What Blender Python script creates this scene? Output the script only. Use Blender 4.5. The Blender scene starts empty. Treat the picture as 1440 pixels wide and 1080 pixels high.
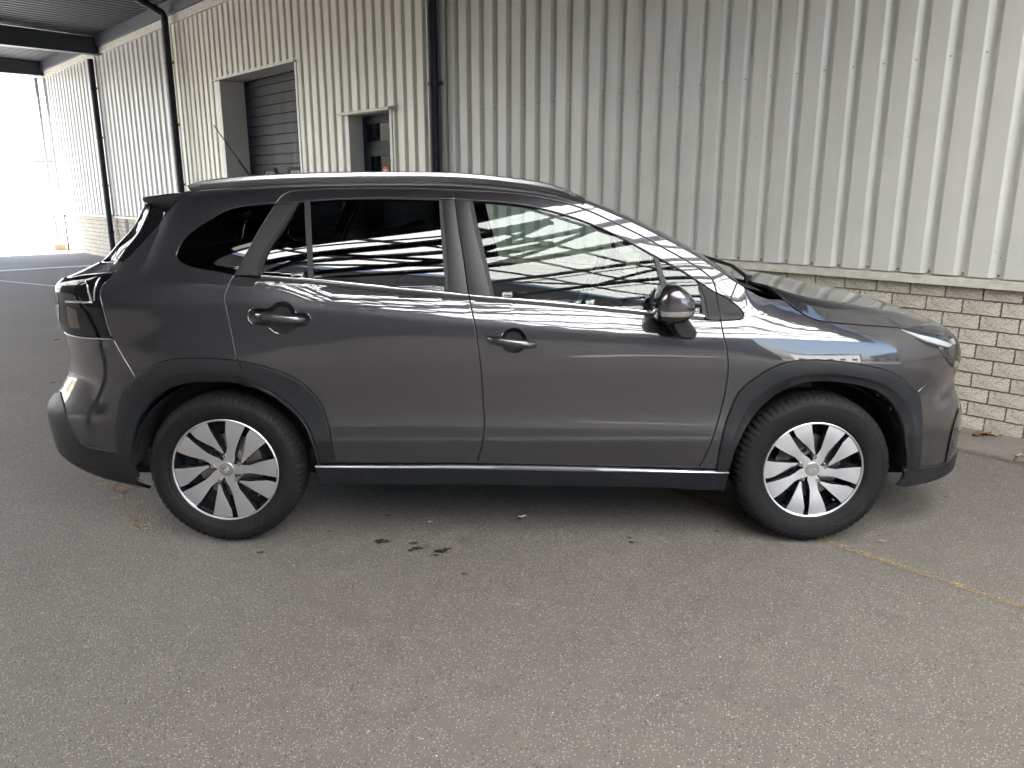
import bpy, bmesh, math, random
import numpy as np
from mathutils import Vector, Matrix
from mathutils.geometry import delaunay_2d_cdt
random.seed(7); RNG = np.random.default_rng(7)
sc = bpy.context.scene
COL = sc.collection
# ------------------------------------------------------------------ camera, sky, sun, exposure
CAM_H = 1.535
cam = bpy.data.cameras.new('camera'); cam.sensor_fit = 'HORIZONTAL'
cam.angle = 2*math.atan(720/1100.); cam.clip_start = .05; cam.clip_end = 2000
camo = bpy.data.objects.new('camera', cam); COL.objects.link(camo)
camo.location = (0, 0, CAM_H); camo.rotation_euler = (math.radians(90)-math.atan(272/1100.), 0, 0)
sc.camera = camo
# wall frame: t runs along the warehouse wall (towards the left of the photo), v away from it
U = np.array([-.6762, .7367, 0]); N = np.array([.7367, .6762, 0]); P0 = np.array([3.1118, 4.8442, 0])
def W(t, v, z): return P0+U*t-N*v+np.array([0, 0, z])
SUN_EL = math.radians(52)
_sd = U*.45-N*.89; SUN_AZ = math.atan2(_sd[0], _sd[1])          # azimuth of the sun, clockwise from +Y
world = bpy.data.worlds.new('World'); sc.world = world; world.use_nodes = True
nt = world.node_tree; bg = nt.nodes['Background']
sky = nt.nodes.new('ShaderNodeTexSky'); sky.sky_type = 'NISHITA'; sky.sun_disc = False
sky.sun_elevation = SUN_EL; sky.sun_rotation = SUN_AZ; sky.air_density = 1.0; sky.dust_density = 3.0
nt.links.new(sky.outputs[0], bg.inputs[0]); bg.inputs[1].default_value = .08
sl = bpy.data.lights.new('sun', 'SUN'); sl.energy = 5.0; sl.angle = math.radians(.6); sl.color = (1, .95, .88)
slo = bpy.data.objects.new('sun', sl); COL.objects.link(slo)
sdir = Vector((math.sin(SUN_AZ)*math.cos(SUN_EL), math.cos(SUN_AZ)*math.cos(SUN_EL), math.sin(SUN_EL)))
slo.rotation_euler = sdir.to_track_quat('Z', 'Y').to_euler(); slo.location = (-6, -8, 20)
vs = sc.view_settings; vs.view_transform = 'Standard'; vs.look = 'None'; vs.gamma = 1; vs.use_curve_mapping = False
vs.exposure = 3.9
sc.cycles.use_denoising = True
sc.cycles.max_bounces = 12; sc.cycles.diffuse_bounces = 6; sc.cycles.glossy_bounces = 6; sc.cycles.transparent_max_bounces = 24
sc.cycles.sample_clamp_indirect = 12; sc.cycles.caustics_reflective = False; sc.cycles.caustics_refractive = False
# ------------------------------------------------------------------ materials
def mat(name, col=(.5, .5, .5), rough=.5, metal=0., coat=0., spec=.5, coat_rough=.03):
    m = bpy.data.materials.new(name); m.use_nodes = True; b = m.node_tree.nodes['Principled BSDF']
    b.inputs['Base Color'].default_value = (*col, 1); b.inputs['Roughness'].default_value = rough
    b.inputs['Metallic'].default_value = metal; b.inputs['Coat Weight'].default_value = coat
    b.inputs['Coat Roughness'].default_value = coat_rough; b.inputs['Specular IOR Level'].default_value = spec
    return m
class NT:
    """tiny node-graph helper"""
    def __init__(s, m): s.t = m.node_tree; s.b = s.t.nodes.get('Principled BSDF'); s.tc = None
    def n(s, kind, **kw):
        o = s.t.nodes.new('ShaderNode'+kind)
        for k, v in kw.items():
            if k in o.inputs.keys(): s.set(o, k, v)
            else: setattr(o, k, v)
        return o
    def set(s, o, k, v):
        if hasattr(v, 'is_linked') or isinstance(v, bpy.types.NodeSocket): s.t.links.new(v, o.inputs[k])
        else: o.inputs[k].default_value = v
    def coord(s, out='Object'):
        if not s.tc: s.tc = s.t.nodes.new('ShaderNodeTexCoord')
        return s.tc.outputs[out]
    def noise(s, scale, detail=4., rough=.6, vec=None):
        o = s.n('TexNoise'); o.inputs['Scale'].default_value = scale; o.inputs['Detail'].default_value = detail; o.inputs['Roughness'].default_value = rough
        s.t.links.new(vec or s.coord(), o.inputs['Vector']); return o.outputs[0]
    def voro(s, scale, vec=None, feat='F1'):
        o = s.n('TexVoronoi'); o.feature = feat; o.inputs['Scale'].default_value = scale; s.t.links.new(vec or s.coord(), o.inputs['Vector']); return o
    def ramp(s, fac, stops, interp='LINEAR'):
        o = s.n('ValToRGB'); o.color_ramp.interpolation = interp; e = o.color_ramp.elements
        while len(e) < len(stops): e.new(.5)
        for q, (p, c) in zip(e, stops):
            q.position = p; q.color = (*c, 1) if hasattr(c, '__len__') else (c, c, c, 1)
        s.t.links.new(fac, o.inputs[0]); return o.outputs[0]
    def mix(s, fac, a, b, mode='MIX'):
        o = s.n('Mix'); o.data_type = 'RGBA'; o.blend_type = mode
        for i, v in ((0, fac), (6, a), (7, b)):
            if isinstance(v, bpy.types.NodeSocket): s.t.links.new(v, o.inputs[i])
            else: o.inputs[i].default_value = (v if i == 0 else ((*v, 1) if hasattr(v, '__len__') else (v, v, v, 1)))
        return o.outputs[2]
    def math(s, op, a, b=None):
        o = s.n('Math'); o.operation = op
        for i, v in ((0, a), (1, b)):
            if v is None: continue
            if isinstance(v, bpy.types.NodeSocket): s.t.links.new(v, o.inputs[i])
            else: o.inputs[i].default_value = v
        return o.outputs[0]
    def bump(s, h, strength=.3, dist=.002, normal=None):
        o = s.n('Bump'); o.inputs['Strength'].default_value = strength; o.inputs['Distance'].default_value = dist
        s.t.links.new(h, o.inputs['Height'])
        if normal: s.t.links.new(normal, o.inputs['Normal'])
        return o.outputs[0]
    def out(s, **kw):
        for k, v in kw.items(): s.set(s.b, k.replace('_', ' '), v)
def scaled(g, sx, sy, sz):
    o = g.n('Mapping'); o.inputs['Scale'].default_value = (sx, sy, sz); g.t.links.new(g.coord(), o.inputs['Vector']); return o.outputs[0]

M = {}
# metallic grey car paint under clear coat, with flakes
M['paint'] = mat('grey_metallic_paint', (.0186, .0176, .0222), .36, .45, 1., .5, .012)
g = NT(M['paint']); fl = g.voro(1400.).outputs['Color']
g.out(Base_Color=g.mix(.15, (.0186, .0176, .0222), fl, 'OVERLAY')); g.b.inputs['Coat IOR'].default_value = 1.85
nz = g.noise(2.2, 1.); g.t.links.new(g.bump(nz, .02, .004), g.b.inputs['Coat Normal'])
M['plastic'] = mat('black_textured_plastic', (.0175, .0182, .0192), .5, 0, 0, .3)
g = NT(M['plastic']); n1 = g.noise(900., 2.); n2 = g.noise(9., 5.)
g.out(Normal=g.bump(n1, .25, .0006), Base_Color=g.ramp(n2, [(.35, (.0098, .0106, .012)), (.75, (.0165, .0172, .0188))]),
      Roughness=g.ramp(n2, [(.3, .45), (.8, .62)]))
M['dirty_plastic'] = mat('dusty_black_plastic', (.02, .022, .026), .62, 0, 0, .25)
g = NT(M['dirty_plastic']); n1 = g.noise(30., 8., .7); n2 = g.noise(140., 4.)
g.out(Base_Color=g.mix(g.ramp(n1, [(.52, 0.), (.75, .30)]), g.ramp(n2, [(.4, (.005, .0065, .009)), (.7, (.010, .012, .0155))]), (.06, .06, .058)))
M['pillar'] = mat('satin_black_pillar_film', (.020, .020, .0205), .38, 0, .0, .35, .2)
M['gloss_black'] = mat('gloss_black', (.006, .007, .008), .06, 0, .6)
M['black'] = mat('matt_black_plastic', (.008, .008, .009), .8)  # one even near-black, matt
M['rubber'] = mat('black_rubber_seal', (.014, .014, .015), .55)
M['chrome'] = mat('bright_chrome', (.80, .80, .80), .14, 1.)
M['satin'] = mat('satin_silver_rail', (.62, .63, .64), .24, 1.)
M['sillchrome'] = mat('brushed_silver_strip', (.36, .365, .37), .34, 1.)
M['alloy'] = mat('machined_alloy', (.76, .77, .80), .36, 1.)
M['alloydark'] = mat('gloss_black_alloy', (.010, .012, .014), .12, 0, .8)
M['tyre'] = mat('tyre_rubber', (.028, .027, .026), .68, 0, 0, .25)
g = NT(M['tyre']); n = g.noise(14., 6.); n2 = g.noise(260., 3.)
g.out(Base_Color=g.ramp(n, [(.3, (.0042, .0042, .0044)), (.75, (.0095, .0092, .0088))]), Normal=g.bump(n2, .25, .0008))
M['tread'] = mat('dusty_tread_rubber', (.013, .012, .0108), .85, 0, 0, .2)
M['letter'] = mat('raised_tyre_letter', (.020, .020, .021), .42)
M['steel'] = mat('brake_steel', (.35, .33, .31), .4, .9)
M['nut'] = mat('black_wheel_nut', (.05, .05, .055), .25, .8)
M['interior'] = mat('dark_cabin_trim', (.022, .023, .025), .7)
M['seat'] = mat('charcoal_seat_cloth', (.030, .030, .032), .9)
def glass(name, tint, boost=1.0, refl=(1, 1, 1)):
    m = bpy.data.materials.new(name); m.use_nodes = True; t = m.node_tree; t.nodes.clear()
    o = t.nodes.new('ShaderNodeOutputMaterial'); mx = t.nodes.new('ShaderNodeMixShader')
    tr = t.nodes.new('ShaderNodeBsdfTransparent'); tr.inputs[0].default_value = (*tint, 1)
    gl = t.nodes.new('ShaderNodeBsdfGlossy'); gl.inputs['Roughness'].default_value = 0; gl.inputs[0].default_value = (*refl, 1)
    fr = t.nodes.new('ShaderNodeFresnel'); fr.inputs[0].default_value = boost
    for a, b in ((fr.outputs[0], mx.inputs[0]), (tr.outputs[0], mx.inputs[1]), (gl.outputs[0], mx.inputs[2]), (mx.outputs[0], o.inputs[0])): t.links.new(a, b)
    return m
M['glass'] = glass('clear_side_glass', (.66, .74, .70), 1.58, (.93, 1, .96))
M['tint'] = glass('dark_tinted_glass', (.10, .12, .13), 1.72)
M['quarterglass'] = glass('very_dark_tinted_glass', (.03, .04, .05), 1.65)
M['lens'] = glass('clear_lamp_lens', (.85, .88, .9), 1.55)
M['lampdark'] = mat('smoked_lamp', (.006, .006, .007), .04)
M['lampgrey'] = mat('silvered_lamp_housing', (.30, .31, .32), .22, .8)
M['lampbrown'] = mat('smoked_amber_reflector', (.045, .028, .018), .25, 0, 1.)
M['lampred'] = mat('dark_red_lamp', (.05, .006, .006), .1, 0, 1.)
M['mirrorface'] = mat('mirror_face', (.9, .93, .93), .02, 1.)
M['gloss_dark'] = mat('dark_grey_handle', (.12, .118, .125), .2, .8, .8)
M['hubcap'] = mat('satin_hub_cap', (.42, .41, .38), .38, .9)
M['lensrib'] = mat('clear_ribbed_lens', (.45, .45, .46), .1, .3, .8)
M['screen'] = mat('dark_screen', (.01, .012, .014), .08)
# ------------------------------------------------------------------ object helpers
def link(o, parent=None):
    COL.objects.link(o)
    if parent is not None: o.parent = parent
    return o
def tag(o, label=None, cat=None, group=None, kind=None):
    for k, v in (('label', label), ('category', cat), ('group', group), ('kind', kind)):
        if v: o[k] = v
    return o
def empty(name, loc, label=None, cat=None, group=None, kind=None):
    o = bpy.data.objects.new(name, None); o.empty_display_size = .2; o.location = loc; link(o); return tag(o, label, cat, group, kind)
def mesh(name, V, F, m, parent=None, smooth=False, normals=None, angle=None):
    me = bpy.data.meshes.new(name); me.from_pydata([tuple(map(float, v)) for v in V], [], [tuple(map(int, f)) for f in F]); me.update()
    if m is not None:
        for q in (m if isinstance(m, (list, tuple)) else [m]): me.materials.append(q)
    if smooth or normals is not None: me.polygons.foreach_set('use_smooth', [True]*len(me.polygons))
    if normals is not None: me.normals_split_custom_set_from_vertices([tuple(map(float, n)) for n in normals])
    if angle: me.set_sharp_from_angle(angle=math.radians(angle))
    return link(bpy.data.objects.new(name, me), parent)
class MB:
    """collects simple solids into one mesh"""
    def __init__(s): s.V = []; s.F = []
    def add(s, V, F):
        k = len(s.V); s.V += [tuple(v) for v in V]; s.F += [tuple(i+k for i in f) for f in F]
    def hexa(s, q): s.add(q, [(0, 3, 2, 1), (4, 5, 6, 7), (0, 1, 5, 4), (1, 2, 6, 5), (2, 3, 7, 6), (3, 0, 4, 7)])
    def box(s, a, b):
        (x0, y0, z0), (x1, y1, z1) = a, b
        s.hexa([(x0, y0, z0), (x1, y0, z0), (x1, y1, z0), (x0, y1, z0), (x0, y0, z1), (x1, y0, z1), (x1, y1, z1), (x0, y1, z1)])
    def wbox(s, t0, t1, v0, v1, z0, z1):   # box in the wall frame
        s.hexa([W(t1, v1, z0), W(t0, v1, z0), W(t0, v0, z0), W(t1, v0, z0), W(t1, v1, z1), W(t0, v1, z1), W(t0, v0, z1), W(t1, v0, z1)])
    def tube(s, pts, r, n=10, cap=True):
        pts = [Vector(p) for p in pts]; rr = r if hasattr(r, '__len__') else [r]*len(pts); rings = []; up = None
        for i, p in enumerate(pts):
            d = (pts[min(i+1, len(pts)-1)]-pts[max(i-1, 0)]).normalized()
            if up is None: up = d.orthogonal().normalized()
            up = (up-d*up.dot(d)).normalized(); w = d.cross(up)
            rings.append([p+(up*math.cos(2*math.pi*k/n)+w*math.sin(2*math.pi*k/n))*rr[i] for k in range(n)])
        V = [v for r_ in rings for v in r_]; F = []
        for i in range(len(pts)-1):
            for k in range(n): F.append((i*n+k, i*n+(k+1) % n, (i+1)*n+(k+1) % n, (i+1)*n+k))
        if cap: F.append(tuple(range(n))[::-1]); F.append(tuple(range((len(pts)-1)*n, len(pts)*n)))
        s.add(V, F)
    def lathe(s, prof, n=48, axis='y', c=(0, 0, 0), close=False):
        V = []; F = []; k = len(prof)
        for i in range(n):
            a = 2*math.pi*i/n
            for (r, y) in prof:
                if axis == 'y': V.append((c[0]+r*math.cos(a), c[1]+y, c[2]+r*math.sin(a)))
                elif axis == 'z': V.append((c[0]+r*math.cos(a), c[1]+r*math.sin(a), c[2]+y))
        for i in range(n):
            j = (i+1) % n
            for q in range(k-1 if not close else k):
                F.append((i*k+q, i*k+(q+1) % k, j*k+(q+1) % k, j*k+q))
        s.add(V, F)
    def build(s, name, m, parent=None, smooth=False, angle=None): return mesh(name, s.V, s.F, m, parent, smooth, angle=angle)
def bevelled(o, w, seg=2):
    b = o.modifiers.new('bevel', 'BEVEL'); b.width = w; b.segments = seg; b.limit_method = 'ANGLE'; return o

# ------------------------------------------------------------------ measured outlines (metres)
GH = (-0.00764, -0.03666, -0.01135, 0.05261, -0.00441, 0.00403, 0.06838)
CREASE = (np.array([-1.874, -1.83, -1.785, -1.741, -1.696, -1.652, -1.607, -1.563, -1.519, -1.474, -1.43, -1.385, -1.341, -1.296, -1.252, -1.207, -1.163, -1.119, -1.074, -1.03, -0.985, -0.941, -0.896, -0.852, -0.807, -0.763, -0.719, -0.674, -0.63, -0.585, -0.541, -0.496, -0.452, -0.407, -0.363, -0.318, -0.274, -0.23, -0.185, -0.141, -0.096, -0.052, -0.007, 0.037, 0.082, 0.126, 0.17, 0.215, 0.259, 0.304, 0.348, 0.393, 0.437, 0.482, 0.526, 0.57, 0.615, 0.659, 0.704, 0.748, 0.793, 0.837, 0.882, 0.926, 0.97, 1.015, 1.059, 1.104, 1.148, 1.193, 1.237, 1.282, 1.326, 1.37, 1.415, 1.459, 1.504, 1.548, 1.593, 1.637, 1.682, 1.726, 1.771, 1.815, 1.859, 1.904, 1.948, 1.993, 2.037, 2.082]), np.array([1.054, 1.055, 1.057, 1.059, 1.061, 1.064, 1.066, 1.069, 1.072, 1.075, 1.078, 1.081, 1.083, 1.085, 1.086, 1.086, 1.085, 1.084, 1.081, 1.077, 1.073, 1.069, 1.064, 1.059, 1.054, 1.049, 1.044, 1.039, 1.035, 1.03, 1.026, 1.021, 1.017, 1.013, 1.009, 1.006, 1.002, 0.998, 0.995, 0.991, 0.988, 0.985, 0.982, 0.978, 0.975, 0.972, 0.969, 0.966, 0.962, 0.959, 0.956, 0.953, 0.95, 0.947, 0.944, 0.942, 0.939, 0.937, 0.935, 0.933, 0.932, 0.932, 0.932, 0.932, 0.932, 0.933, 0.933, 0.934, 0.933, 0.933, 0.931, 0.93, 0.927, 0.925, 0.921, 0.918, 0.914, 0.91, 0.905, 0.901, 0.896, 0.891, 0.887, 0.883, 0.879, 0.875, 0.872, 0.869, 0.866, 0.864]))
TOPL = (np.array([-1.952, -1.906, -1.861, -1.815, -1.769, -1.724, -1.678, -1.632, -1.586, -1.541, -1.495, -1.449, -1.404, -1.358, -1.312, -1.266, -1.221, -1.175, -1.129, -1.084, -1.038, -0.992, -0.946, -0.901, -0.855, -0.809, -0.764, -0.718, -0.672, -0.626, -0.581, -0.535, -0.489, -0.444, -0.398, -0.352, -0.307, -0.261, -0.215, -0.169, -0.124, -0.078, -0.032, 0.013, 0.059, 0.105, 0.151, 0.196, 0.242, 0.288, 0.333, 0.379, 0.425, 0.471, 0.516, 0.562, 0.608, 0.653, 0.699, 0.745, 0.791, 0.836, 0.882, 0.928, 0.973, 1.019, 1.065, 1.11, 1.156, 1.202, 1.248, 1.293, 1.339, 1.385, 1.43, 1.476, 1.522, 1.568, 1.613, 1.659, 1.705, 1.75, 1.796, 1.842, 1.888, 1.933, 1.979, 2.025, 2.07, 2.116]), np.array([1.185, 1.187, 1.189, 1.191, 1.193, 1.196, 1.198, 1.201, 1.204, 1.206, 1.208, 1.209, 1.209, 1.208, 1.206, 1.203, 1.199, 1.196, 1.192, 1.188, 1.184, 1.179, 1.174, 1.169, 1.163, 1.157, 1.152, 1.146, 1.14, 1.135, 1.13, 1.125, 1.121, 1.117, 1.113, 1.109, 1.106, 1.102, 1.099, 1.095, 1.091, 1.087, 1.083, 1.079, 1.075, 1.071, 1.067, 1.062, 1.058, 1.054, 1.05, 1.046, 1.041, 1.037, 1.033, 1.029, 1.025, 1.021, 1.017, 1.015, 1.013, 1.013, 1.015, 1.018, 1.023, 1.029, 1.035, 1.038, 1.037, 1.033, 1.025, 1.016, 1.007, 0.998, 0.99, 0.983, 0.976, 0.97, 0.964, 0.958, 0.951, 0.945, 0.939, 0.933, 0.927, 0.921, 0.916, 0.911, 0.907, 0.904]))
FX = (np.array([0.2, 0.212, 0.224, 0.236, 0.248, 0.26, 0.272, 0.284, 0.295, 0.307, 0.319, 0.331, 0.343, 0.355, 0.367, 0.379, 0.391, 0.403, 0.415, 0.427, 0.439, 0.451, 0.463, 0.474, 0.486, 0.498, 0.51, 0.522, 0.534, 0.546, 0.558, 0.57, 0.582, 0.594, 0.606, 0.618, 0.63, 0.642, 0.653, 0.665, 0.677, 0.689, 0.701, 0.713, 0.725, 0.737, 0.749, 0.761, 0.773, 0.785, 0.797, 0.809, 0.821, 0.832, 0.844, 0.856, 0.868, 0.88, 0.892, 0.904, 0.916, 0.928, 0.94, 0.952, 0.964, 0.976, 0.988, 0.999, 1.011, 1.023, 1.035, 1.047, 1.059, 1.071, 1.083, 1.095, 1.107, 1.119, 1.131, 1.143, 1.155, 1.167, 1.178, 1.19, 1.202, 1.214, 1.226, 1.238, 1.25, 1.262, 1.274, 1.286, 1.298, 1.31, 1.322, 1.334, 1.346, 1.357, 1.369, 1.381, 1.393, 1.405, 1.417, 1.429, 1.441, 1.453, 1.465, 1.477, 1.489, 1.501, 1.513, 1.525, 1.536, 1.548, 1.56, 1.572, 1.584, 1.596, 1.608, 1.62]), np.array([0.051, 0.051, 0.051, 0.051, 0.051, 0.051, 0.05, 0.05, 0.05, 0.049, 0.049, 0.049, 0.048, 0.048, 0.047, 0.047, 0.046, 0.045, 0.044, 0.043, 0.042, 0.041, 0.039, 0.038, 0.036, 0.034, 0.033, 0.031, 0.029, 0.026, 0.023, 0.018, 0.013, 0.007, 0.0, -0.006, -0.012, -0.017, -0.021, -0.023, -0.025, -0.025, -0.024, -0.021, -0.018, -0.015, -0.011, -0.009, -0.008, -0.007, -0.007, -0.009, -0.011, -0.015, -0.02, -0.026, -0.036, -0.047, -0.06, -0.074, -0.086, -0.096, -0.102, -0.105, -0.106, -0.106, -0.106, -0.106, -0.106, -0.106, -0.106, -0.106, -0.106, -0.106, -0.106, -0.106, -0.106, -0.106, -0.106, -0.106, -0.106, -0.106, -0.106, -0.106, -0.106, -0.106, -0.106, -0.106, -0.106, -0.106, -0.106, -0.106, -0.106, -0.106, -0.106, -0.106, -0.106, -0.106, -0.106, -0.106, -0.106, -0.106, -0.106, -0.106, -0.106, -0.106, -0.106, -0.106, -0.106, -0.106, -0.106, -0.106, -0.106, -0.106, -0.106, -0.106, -0.106, -0.106, -0.106, -0.106]))
RX = (np.array([0.2, 0.212, 0.224, 0.236, 0.248, 0.26, 0.272, 0.284, 0.295, 0.307, 0.319, 0.331, 0.343, 0.355, 0.367, 0.379, 0.391, 0.403, 0.415, 0.427, 0.439, 0.451, 0.463, 0.474, 0.486, 0.498, 0.51, 0.522, 0.534, 0.546, 0.558, 0.57, 0.582, 0.594, 0.606, 0.618, 0.63, 0.642, 0.653, 0.665, 0.677, 0.689, 0.701, 0.713, 0.725, 0.737, 0.749, 0.761, 0.773, 0.785, 0.797, 0.809, 0.821, 0.832, 0.844, 0.856, 0.868, 0.88, 0.892, 0.904, 0.916, 0.928, 0.94, 0.952, 0.964, 0.976, 0.988, 0.999, 1.011, 1.023, 1.035, 1.047, 1.059, 1.071, 1.083, 1.095, 1.107, 1.119, 1.131, 1.143, 1.155, 1.167, 1.178, 1.19, 1.202, 1.214, 1.226, 1.238, 1.25, 1.262, 1.274, 1.286, 1.298, 1.31, 1.322, 1.334, 1.346, 1.357, 1.369, 1.381, 1.393, 1.405, 1.417, 1.429, 1.441, 1.453, 1.465, 1.477, 1.489, 1.501, 1.513, 1.525, 1.536, 1.548, 1.56, 1.572, 1.584, 1.596, 1.608, 1.62]), np.array([-0.289, -0.288, -0.282, -0.253, -0.184, -0.097, -0.029, 0.014, 0.042, 0.064, 0.083, 0.099, 0.113, 0.124, 0.13, 0.134, 0.135, 0.136, 0.137, 0.137, 0.138, 0.139, 0.14, 0.141, 0.142, 0.143, 0.145, 0.146, 0.147, 0.148, 0.147, 0.144, 0.137, 0.128, 0.116, 0.104, 0.092, 0.08, 0.07, 0.061, 0.052, 0.044, 0.035, 0.027, 0.019, 0.013, 0.007, 0.003, 0.001, -0.001, -0.002, -0.003, -0.003, -0.002, -0.001, -0.001, 0.001, 0.002, 0.003, 0.004, 0.006, 0.007, 0.01, 0.012, 0.013, 0.014, 0.012, 0.008, 0.003, -0.002, -0.007, -0.012, -0.017, -0.023, -0.029, -0.034, -0.04, -0.045, -0.051, -0.06, -0.073, -0.094, -0.122, -0.155, -0.187, -0.214, -0.241, -0.27, -0.293, -0.309, -0.321, -0.333, -0.344, -0.356, -0.369, -0.383, -0.397, -0.41, -0.423, -0.433, -0.442, -0.45, -0.457, -0.465, -0.472, -0.478, -0.484, -0.49, -0.495, -0.499, -0.5, -0.501, -0.501, -0.501, -0.501, -0.501, -0.501, -0.501, -0.501, -0.501]))
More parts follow.
